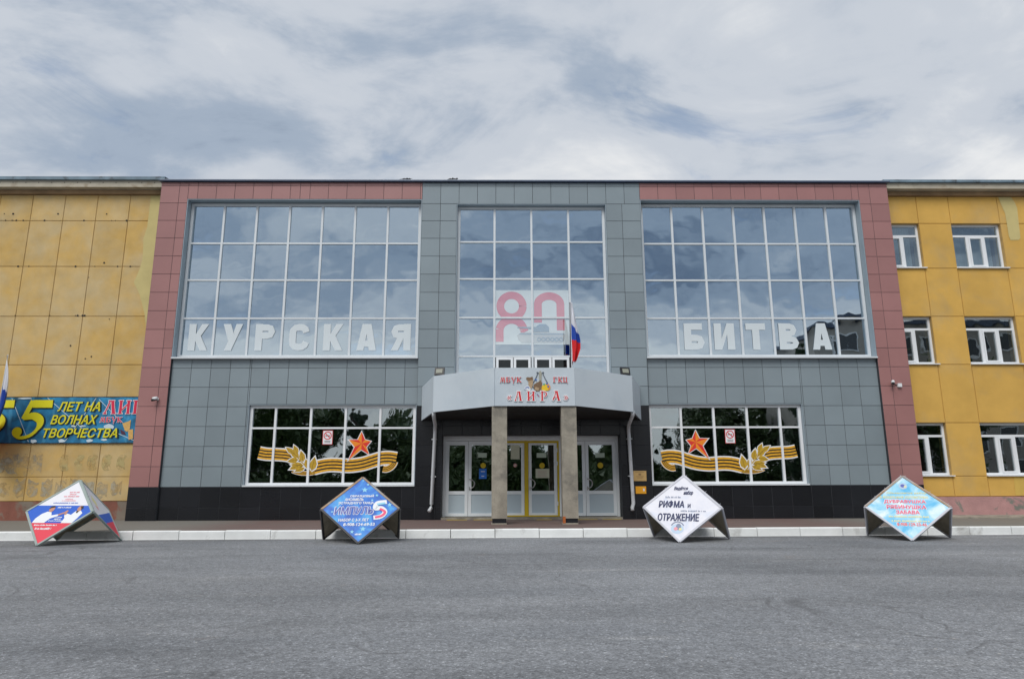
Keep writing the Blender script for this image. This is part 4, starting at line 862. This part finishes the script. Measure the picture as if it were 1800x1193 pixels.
plaque(3.87, 4.265, 1.27, 1.57, gold_m, 'gold metal plaque with engraved lines on the black tiles', [(.15, .85, .84, .05), (.40, .6, .56, .18), (.2, .8, .44, .03), (.25, .75, .34, .03), (.3, .7, .24, .03)], 'wall_plaque', mat('engraving_ink', (.28, .17, .07), .5))
plaque(3.925, 4.24, .90, 1.115, orange_m, 'small orange plate with white mark on the black tiles', [(.70, .86, .35, .35)], 'wall_plate', white_ink)
# birds on the roof edge
bird_m = mat('dark_plumage', (.03, .03, .035), .7)
for x, a in ((-3.28, .4), (-3.14, 2.4), (-1.77, .1), (-1.63, .3)):
    b = MB(); b.ball((0, 0, .075), .085, .042, .05, 8, 6); b.ball((.075, 0, .125), .03, .026, .03, 8, 5); b.add([(.10, .008, .125), (.10, -.008, .125), (.13, 0, .12), (.10, 0, .135)], [(0, 1, 2), (1, 3, 2), (3, 0, 2)])
    b.add([(-.06, .02, .09), (-.06, -.02, .09), (-.17, -.018, .055), (-.17, .018, .055)], [(0, 1, 2, 3)]); b.tube([(0, .015, .04), (0, .015, -.004)], .005, 5); b.tube([(0, -.015, .04), (0, -.015, -.004)], .005, 5)
    o = b.build('bird', bird_m, None, True, (x, .12, 10.937)); o.rotation_euler = (0, 0, a)
    tag(o, 'small dark bird perched on the flat roof edge', 'bird', 'birds on the roof edge')

# ------------------------------------------------------------------ three-sided display stands
def stand_basis(s):
    r = .8165 * s; h = .577 * s
    ring = lambda ang, z: Vector((r * math.sin(R(ang)), -r * math.cos(R(ang)), z))
    return Vector((0, 0, 2 * h)), {a: ring(a, h) for a in (-60, 60, 180)}, {a: ring(a, 0) for a in (0, 120, -120)}
def stand(label, loc, yaw, s, frame_m, board_mats, front_print, frame2_m=None):
    st = thing('display_stand', label, 'display stand', (*loc, RD), yaw, 'three-sided display stands at the kerb', absolute=False)
    T, mid, low = stand_basis(s); fw = .042
    for fi, (a, b, c) in enumerate(((-60, 0, 60), (60, 120, 180), (180, -120, -60))):
        Lp, Bp, Rp = mid[a], low[b], mid[c]; nrm = (Rp - Lp).cross(T - Bp).normalized()
        c0 = (T + Bp) / 2; cor = [T, Lp, Bp, Rp]; inset = [c0 + (p - c0) * .972 for p in cor]
        fr = MB()
        for p, q in zip(inset, inset[1:] + inset[:1]): fr.bar(p, q, fw, fw * .9, 0 if fi else (1 if frame2_m and (p is inset[0] or q is inset[0]) else 0), up=nrm)
        fr.build('frame', [frame_m, frame2_m or frame_m], st)
        if fi:
            br = MB(); br.bar(c0 + (Lp - c0) * .93 - nrm * .026, c0 + (Rp - c0) * .93 - nrm * .026, .022, .022, 0, up=nrm); br.build('cross_brace', blackp_m, st)
        if fi == 0:
            for p, q, t_ in ((T, Lp, .05), (T, Lp, .45), (T, Lp, .70), (T, Rp, .06), (T, Rp, .55), (T, Rp, .90)):
                e = p.lerp(q, t_); o_ = (e - c0).normalized() * .035; MB().tube([tuple(e), tuple(e + o_ + Vector((.012, 0, .02)))], .004, 4).build('wire_tie', frame_m, st)
        inner = [c0 + (p - c0) * .935 for p in cor]
        bd = MB(); bd.add([p + nrm * .008 for p in inner] + [p - nrm * .004 for p in inner], [(0, 1, 2, 3)], 0)
        bd.f.append((7, 6, 5, 4)); bd.m.append(1)
        bd.f += [(i, 4 + i, 4 + (i + 1) % 4, (i + 1) % 4) for i in range(4)]; bd.m += [1] * 4
        board = bd.build('board', [board_mats[fi], board_back], st)
        hd = s * .7071 * .935
        pln = Plane(c0 + nrm * .008, (Rp - Lp).normalized() * hd, (T - Bp).normalized() * hd)
        if fi == 0: front_print(pln, board)
        elif fi == 1 and len(board_mats) > 3:
            print_sparse(pln, board)
    return st
board_back = mat('board_back', (.40, .355, .27), .9, .3, 4., stain=(.28, .22, .15), ss=2., sr=(.55, .8))
galv_m = mat('grey_painted_steel', (.50, .51, .56), .45, .1, 4.); wood_m = mat('rusty_bare_steel', (.36, .235, .14), .7, .3, 6., stain=(.30, .30, .29), ss=2.5)
darkst = mat('dark_frame_steel', (.035, .035, .04), .5); greenst = mat('green_grey_steel', (.30, .36, .34), .5, .1, 4.)
def cloud_board(name, a, b, c, sc_=3.):
    m = bpy.data.materials.new(name); m.use_nodes = True; t = m.node_tree; bs = t.nodes['Principled BSDF']; bs.inputs['Roughness'].default_value = .4
    geo = t.nodes.new('ShaderNodeTexCoord'); n = N(t, 'ShaderNodeTexNoise', i_Scale=sc_, i_Detail=4., i_Distortion=1.); L(t, geo.outputs['Object'], n.inputs['Vector'])
    L(t, ramp(t, n.outputs[0], [(.36, a), (.52, b), (.68, c)]), bs.inputs['Base Color']); return m
blue_b = cloud_board('blue_star_print', (.012, .10, .46), (.02, .17, .62), (.06, .36, .74)); sky_b = cloud_board('light_blue_print', (.06, .42, .72), (.28, .60, .78), (.68, .80, .86), 2.6)
pale_b = cloud_board('pale_lilac_print', (.66, .67, .74), (.72, .72, .77), (.60, .64, .75), 2.2); white_b = mat('white_print', (.76, .76, .80), .45); grey_b = mat('grey_board', (.22, .20, .17), .8, .2, 3.)
navy = mat('navy_ink', (.025, .035, .10), .6); bluei = mat('blue_ink', (.02, .11, .55), .5); skin = mat('print_skin', (.50, .24, .16), .6); redp = mat('poster_red', (.72, .05, .08), .5); violet = mat('violet_ink', (.10, .12, .42), .6); yel2 = mat('pale_yellow_ink', (.78, .72, .34), .6); pinkt = mat('pink_ink', (.82, .10, .20), .6); hairm = mat('print_hair', (.03, .025, .02), .7); rosy = mat('rosy_ink', (.80, .32, .36), .6)
def starpts(x, y, r, k=.42, rot=90): return [(x + (r if i % 2 == 0 else r * k) * math.cos(R(rot + 36 * i)), y + (r if i % 2 == 0 else r * k) * math.sin(R(rot + 36 * i))) for i in range(10)]
def line(P_, bd, m, args, shadow=None):
    mb = MB()
    if isinstance(args[0], int):                       # print too small to read in the photograph: a row of word-like strokes
        x, y, w, h = args[1:5]; rg = random.Random(args[0]); cx = x
        while cx < x + w - .012:
            cw = min(rg.uniform(.018, .034), x + w - cx); hh = h * rg.uniform(.6, .9); P_.poly(mb, [(cx, y), (cx + cw, y), (cx + cw, y + hh), (cx, y + hh)], 0, .0045); cx += cw + (rg.choice((.010, .010, .010, .03)))
        mb.build('text_line', [m]).parent = bd; return
    if shadow: P_.text(mb, args[0], args[1] - .008, args[2] - .008, args[3] + .016, args[4] + .016, .05, args[6], 1, .0025)
    P_.text(mb, *args[:7], 0, .0055); mb.build('text_line', [m, shadow or m]).parent = bd
cyan_i = mat('cyan_ink', (.28, .62, .78), .5); slate_i = mat('slate_ink', (.22, .26, .36), .6)
def print_blue(P_, bd):
    mb = MB()
    for s_, x, y, w, h in (('ОБРАЗЦОВЫЙ', -.30, .375, .64, .09), ('АНСАМБЛЬ', -.44, .265, .50, .085), ('ЭСТРАДНОГО ТАНЦА', -.60, .145, .94, .085), ('НАБОР С 3-Х ЛЕТ', -.56, -.38, .80, .085), ('8-908-124-69-53', -.42, -.52, .82, .085)): line(P_, bd, white_ink, (s_, x, y, w, h, .03, .1))
    line(P_, bd, violet, ('ИМПУЛЬ', -.685, -.155, 1.02, .22, .02, .12), white_ink)
    for x, y, r in ((.08, .62, .09), (.16, .80, .05), (.42, .44, .05), (.78, .13, .07), (-.60, .12, .03), (.10, -.62, .08), (-.18, -.70, .06), (.30, .28, .04), (-.75, -.08, .04), (.5, -.30, .05), (.02, .93, .03)): P_.poly(mb, starpts(x, y, r), 0, .003)
    mb.build('printed_stars', [cyan_i]).parent = bd; bd.children[-1]['kind'] = 'stuff'; mb = MB()
    P_.strip(mb, smooth_path([(.70, .22), (.45, .18), (.40, .02), (.56, .02), (.66, -.10), (.56, -.24), (.36, -.28)]), .13, 0, .008); P_.strip(mb, smooth_path([(.52, 0.0), (.66, -.10), (.58, -.22), (.40, -.27)]), .07, 3, .011); P_.strip(mb, [(.44, .14), (.66, .18)], .06, 2, .011)
    mb.build('printed_letter', [white_ink, violet, cyan_i, pinkt]).parent = bd
    line(P_, bd, white_ink, (30, -.10, -.80, .2, .06, .01, 0))
def print_pale(P_, bd):
    mb = MB()
    for a in (('Ведётся', -.24, .545, .38, .13, .03, .25), ('набор', .03, .385, .25, .15, .03, .25), ('РИФМА', -.62, -.01, .68, .225, .03, .06), ('и', .16, -.005, .07, .12, .03, 0), ('ОТРАЖЕНИЕ', -.62, -.42, 1.09, .225, .03, .06)): line(P_, bd, navy, a)
    for a in ((8, -.46, .30, .44, .07, 0, .2), (9, -.02, -.13, .66, .055, 0, .1)): line(P_, bd, slate_i, a)
    P_.disc(mb, -.08, -.66, .17, 2, .003, 20, .15); P_.disc(mb, -.05, -.60, .07, 1, .005, 12, .1); P_.disc(mb, -.12, -.66, .05, 3, .006); P_.disc(mb, .0, -.67, .04, 4, .006); P_.ring(mb, -.08, -.62, .17, .03, 1, .005, 20, 160, 14)
    mb.build('printed_logo', [navy, slate_i, mat('pale_blue_ink', (.48, .60, .74), .6), rosy, yel2]).parent = bd
def print_sky(P_, bd):
    mb = MB()
    for s_, x, y, w, h, mi in (('Объявляется набор', -.46, .42, .98, .075, 1), ('в вокальные коллективы', -.64, .285, 1.18, .075, 1), ('ДУБРАВУШКА', -.55, .115, 1.02, .115, 0), ('РЯБИНУШКА', -.50, -.055, .96, .115, 0), ('ЗАБАВА', -.28, -.225, .56, .115, 0), (10, -.48, -.335, .98, .06, 1), (11, -.42, -.475, .92, .06, 1), ('8-908-129-23-46', -.30, -.60, .70, .09, 2)):
        line(P_, bd, (pinkt, yel2, redp)[mi], (s_, x, y, w, h, .02 if mi else .03, 0), None if mi == 1 else white_ink)
    P_.disc(mb, -.02, .70, .11, 5, .003, 16); P_.disc(mb, -.03, .71, .055, 4, .005, 12); P_.disc(mb, .03, .68, .03, 1, .006, 8)
    mb.build('printed_logo', [pinkt, yel2, redp, white_ink, violet, mat('mist_ink', (.42, .55, .70), .6)]).parent = bd
def print_sparse(P_, bd):
    w = lambda y: 1 - abs(y) - .002
    for name, y0, y1, m in (('blue_field', -.42, -.12, bluei), ('red_field', -.998, -.42, redp)):
        mb = MB(); P_.poly(mb, [(-w(y0), y0), (w(y0), y0), (w(y1), y1), (-w(y1), y1)], 0, .001); mb.build(name, m).parent = bd
    mb = MB(); P_.poly(mb, [(-.3, .35), (-.05, .55), (.0, .3), (-.2, .1)], 0, .002); P_.poly(mb, [(-.42, .2), (-.2, .12), (-.3, .0)], 1, .002); mb.build('printed_shape', [yel2, rosy]).parent = bd
def print_people(P_, bd):
    mb = MB()
    def cut(y0, y1): 
        w = lambda y: 1 - abs(y) - .002
        pts = [(-w(y0), y0), (w(y0), y0)] + ([(1 - .002, 0)] if y0 < 0 < y1 else []) + [(w(y1), y1), (-w(y1), y1)] + ([(-1 + .002, 0)] if y0 < 0 < y1 else []); return pts
    PM = [white_ink, bluei, redp, skin, hairm, rosy]
    P_.poly(mb, cut(-.36, .20), 1, .001); mb.build('blue_field', PM).parent = bd; mb = MB(); P_.poly(mb, cut(-.998, -.36), 2, .001); mb.build('red_field', PM).parent = bd; mb = MB()
    # two figures in white shirts reaching towards each other
    P_.poly(mb, [(-.62, -.36), (-.60, -.22), (-.50, -.08), (-.36, .0), (-.22, -.02), (-.16, -.12), (.04, -.08), (.06, -.14), (-.14, -.22), (-.24, -.36)], 0, .004); P_.disc(mb, -.27, .08, .085, 3, .005, 14, .095); P_.poly(mb, [(-.36, .07), (-.34, .16), (-.26, .185), (-.19, .16), (-.22, .13), (-.31, .11)], 4, .007); P_.strip(mb, [(.04, -.11), (.20, -.03), (.26, .03)], .05, 3, .005)
    mb.build('printed_figure', PM).parent = bd; mb = MB()
    P_.poly(mb, [(.28, -.36), (.30, -.20), (.24, -.12), (.30, -.06), (.44, -.10), (.52, .02), (.66, .04), (.76, -.04), (.70, -.20), (.62, -.36)], 0, .004); P_.disc(mb, .60, .10, .075, 3, .005, 14, .095); P_.poly(mb, [(.58, .17), (.66, .185), (.70, .12), (.66, .06), (.63, .12)], 4, .007); P_.poly(mb, [(.54, .03), (.62, .02), (.60, -.05), (.55, -.03)], 4, .006); P_.strip(mb, [(.26, -.10), (.25, .0), (.28, .03)], .06, 3, .006)
    mb.build('printed_figure', PM).parent = bd
    for a in ((1, -.40, -.57, .50, .075, .04, .2), (2, -.50, -.45, .74, .045, .02, 0), (3, -.12, .115, .42, .05, .02, .1), (4, .02, -.20, .20, .04, 0, 0), (5, .0, -.255, .22, .04, 0, 0), (6, -.14, -.31, .46, .04, 0, 0)): line(P_, bd, white_ink, a)
    for i, (x, y, w, s_) in enumerate(((-.06, .62, .34, 12), (-.02, .55, .20, 13), (-.16, .48, .48, 14), (-.06, .40, .26, 15), (-.14, .345, .44, 16))): line(P_, bd, rosy, (s_, x, y, w, .05 if i < 3 else .035, .02, .1))
    line(P_, bd, bluei, (7, -.36, .27, .80, .035, 0, 0))
stand('three-sided stand with a white, blue and red poster of two men in white shirts', (-9.45, -5.22), R(-10), 1.16, greenst, [white_b, white_b, grey_b, 1], print_people)
stand('three-sided stand with a bright blue poster and a rusty frame', (-3.21, -5.02), R(8.9), 1.205, darkst, [blue_b, grey_b, grey_b], print_blue, wood_m)
stand('three-sided stand with a pale lilac poster in navy lettering', (4.10, -5.02), R(-24), 1.22, galv_m, [pale_b, grey_b, grey_b], print_pale)
stand('three-sided stand with a light blue poster in pink and yellow lettering', (9.18, -4.90), R(-27.2), 1.20, galv_m, [sky_b, grey_b, grey_b], print_sky, wood_m)

# ------------------------------------------------------------------ plant inside the window
pot = thing('potted_plant', 'spiky houseplant in a pale pot inside the lower window near the orange plate', 'plant', (5.05, .85, .15))
MB().tube([(5.05, .85, .15), (5.05, .85, 1.02)], [.14, .17], 10).build('stand', concrete_m, pot)
MB().tube([(5.05, .85, 1.02), (5.05, .85, 1.15), (5.05, .85, 1.42)], [.20, .28, .25], 14).build('pot', mat('pale_clay', (.52, .42, .34), .8), pot, True)
lv = MB()
for k in range(16):
    a = k * 2.4; l = rnd.uniform(.5, .8); e = rnd.uniform(.5, 1.2); d = Vector((math.cos(a) * math.cos(e), math.sin(a) * math.cos(e) * .6, math.sin(e))); s_ = Vector((-math.sin(a), math.cos(a), 0)) * .03
    c = Vector((5.05, .85, 1.4)); m_ = c + d * l * .55; t_ = c + d * l - Vector((0, 0, .12)); lv.add([c - s_, c + s_, m_ + s_, m_ - s_, t_], [(0, 1, 2, 3), (3, 2, 4)])
lv.build('leaves', mat('houseplant_green', (.03, .09, .03), .5), pot)

# ------------------------------------------------------------------ across the square (seen in the window reflections)
bark = mat('bark', (.06, .045, .035), .9, .3, 6.)
def foliage_mat(name, a, b):
    m = bpy.data.materials.new(name); m.use_nodes = True; t = m.node_tree; bs = t.nodes['Principled BSDF']; bs.inputs['Roughness'].default_value = .6
    geo = t.nodes.new('ShaderNodeNewGeometry'); n = N(t, 'ShaderNodeTexNoise', i_Scale=1.2, i_Detail=3.); L(t, geo.outputs['Position'], n.inputs['Vector'])
    L(t, ramp(t, n.outputs[0], [(.35, a), (.65, b)]), bs.inputs['Base Color']); return m
fol = [foliage_mat('broadleaf_foliage', (.030, .060, .014), (.065, .105, .025)), foliage_mat('dark_foliage', (.018, .040, .016), (.035, .065, .022))]
def tree_meshes(h, w, kind, seed):
    rg = random.Random(seed); tr = MB(); tr.tube([(0, 0, -.1), (.05, 0, h * .3), (0, .05, h * .62), (.03, 0, h * .9)], [.024 * h, .018 * h, .010 * h, .003 * h], 8)
    clumps = []
    for k in range({0: 40, 1: 44, 2: 22}[kind]):
        a = rg.uniform(0, 6.28)
        if kind == 0:
            e = rg.uniform(-1.2, 1.5); r = rg.uniform(.4, 1.); clumps.append((Vector((math.cos(a) * math.cos(e) * w * r, math.sin(a) * math.cos(e) * w * r, h * .56 + math.sin(e) * h * .42 * r)), rg.uniform(.17, .32) * w + .25))
        elif kind == 1:
            t = rg.uniform(.08, 1); r = w * (1.04 - t) * rg.uniform(.3, 1); clumps.append((Vector((math.cos(a) * r, math.sin(a) * r, h * t)), .22 * w * (1.25 - t) + .15))
        else:
            r = rg.uniform(.2, 1.) * w; clumps.append((Vector((math.cos(a) * r, math.sin(a) * r, h * rg.uniform(.12, .8))), rg.uniform(.25, .4) * h))
    for c, r in clumps[:12]:
        z0 = min(h * .55, c.z * .7); tr.tube([(0, 0, z0), tuple(Vector((0, 0, z0)).lerp(c, .5) + Vector((0, 0, .15))), tuple(c)], [.007 * h, .0045 * h, .0015 * h], 5)
    cr = MB()
    for c, r in clumps:
        for _ in range(170):
            d = Vector((rg.gauss(0, 1), rg.gauss(0, 1), rg.gauss(0, .8))); d = d.normalized() * r * rg.uniform(.35, 1.15); p = c + d; p.z = max(p.z, .05)
            u = Vector((rg.gauss(0, 1), rg.gauss(0, 1), rg.gauss(0, 1))).normalized(); v = u.orthogonal().normalized(); s_ = rg.uniform(.15, .27)
            cr.add([p - u * s_, p + v * s_ * .55, p + u * s_, p - v * s_ * .55], [(0, 1, 2, 3)])
    return tr.mesh('trunk', bark, True), cr.mesh('crown', fol[1 if kind == 1 else 0])
TM = [tree_meshes(11.5, 3.9, 0, 1), tree_meshes(10., 4.0, 0, 2), tree_meshes(14.5, 2.4, 1, 3), tree_meshes(7., 3.3, 0, 4), tree_meshes(2.6, 1.7, 2, 5)]
LB = ['tall leafy round-crowned tree across the square, mirrored in the lower windows', 'broad leafy tree across the square, mirrored in the lower windows', 'tall narrow spruce across the square, mirrored in the lower windows', 'low spreading tree across the square, mirrored in the doors', 'low shrub in the planting strip across the square']
spots = [(-46, -60, 0, 1.05), (-40, -63, 1, 1.2), (-35, -58, 1, 1.15), (-30.5, -61, 0, 1.0), (-26, -57, 1, 1.12), (-23, -62, 0, 1.02), (-17.3, -60, 2, .80), (-12.3, -59, 3, 1.2), (-9, -62, 3, .90), (-5, -58, 3, .80), (-1, -61, 3, .95), (3.5, -59, 3, .86), (8, -62, 3, .95), (12.5, -58, 3, .88), (16, -61, 3, .80), (19, -60, 2, .52), (23.5, -58, 1, 1.15), (27.5, -62, 0, 1.05), (31.5, -58, 1, 1.2), (36, -57, 0, 1.1),
         (25.5, -36, 2, .92), (29.5, -35, 0, .95), (34, -34.5, 1, 1.1), (39, -36, 0, 1.0)]
spots += [(-50 + 3.1 * i + rnd.uniform(-.4, .4), -53.5 + rnd.uniform(-.8, .8), 4, rnd.uniform(.85, 1.15)) for i in range(30)]
spots += [(-52 + 6.2 * i, -72 + rnd.uniform(-2, 2), (0, 3, 1)[i % 3] if not 4 <= i <= 12 else 3, rnd.uniform(.8, 1.0)) for i in range(17)]
for x, y, k, s_ in spots:
    if y < -66 and (-25 < x < -14 or 15 < x < 25): continue
    t = thing('shrub' if k == 4 else 'tree', LB[k], 'shrub' if k == 4 else 'tree', (x, y, RD), rnd.uniform(0, 6.28), 'shrubs across the square' if k == 4 else 'trees across the square', absolute=False); t.scale = (s_ * rnd.uniform(.95, 1.1), s_, s_)
    put('trunk', TM[k][0], t); put('crown', TM[k][1], t)
apt = thing('apartment_block', 'pale five-storey apartment block across the square, mirrored in the upper windows', 'building', (46, -42, 0))
apw = mat('pale_brick', (.36, .34, .31), .9, .1, 1.); apg = mat('apartment_glass', (.03, .04, .05), .15)
MB().box(30.5, 60.5, -54, -42, RD - .1, 16.2).build('wall', apw, apt); MB().box(30.2, 60.8, -54.3, -41.7, 16.2, 16.6).build('roof', coping_m, apt)
apme = MB().box(-.8, .8, -.02, .04, -.75, .75).mesh('window', apg); apfr = MB().box(-.92, -.8, -.02, .07, -.87, .87).box(.8, .92, -.02, .07, -.87, .87).box(-.8, .8, -.02, .07, .75, .87).box(-.8, .8, -.02, .07, -.87, -.75).mesh('frame', white_pvc)
for fl in range(5):
    for k in range(9):
        o = put('window', apme, apt, (32.3 + 3.2 * k, -41.98, 2.1 + 3.0 * fl)); q = put('frame', apfr); q.parent = o
for o in bpy.data.objects:
    if '_abs' in o: del o['_abs']
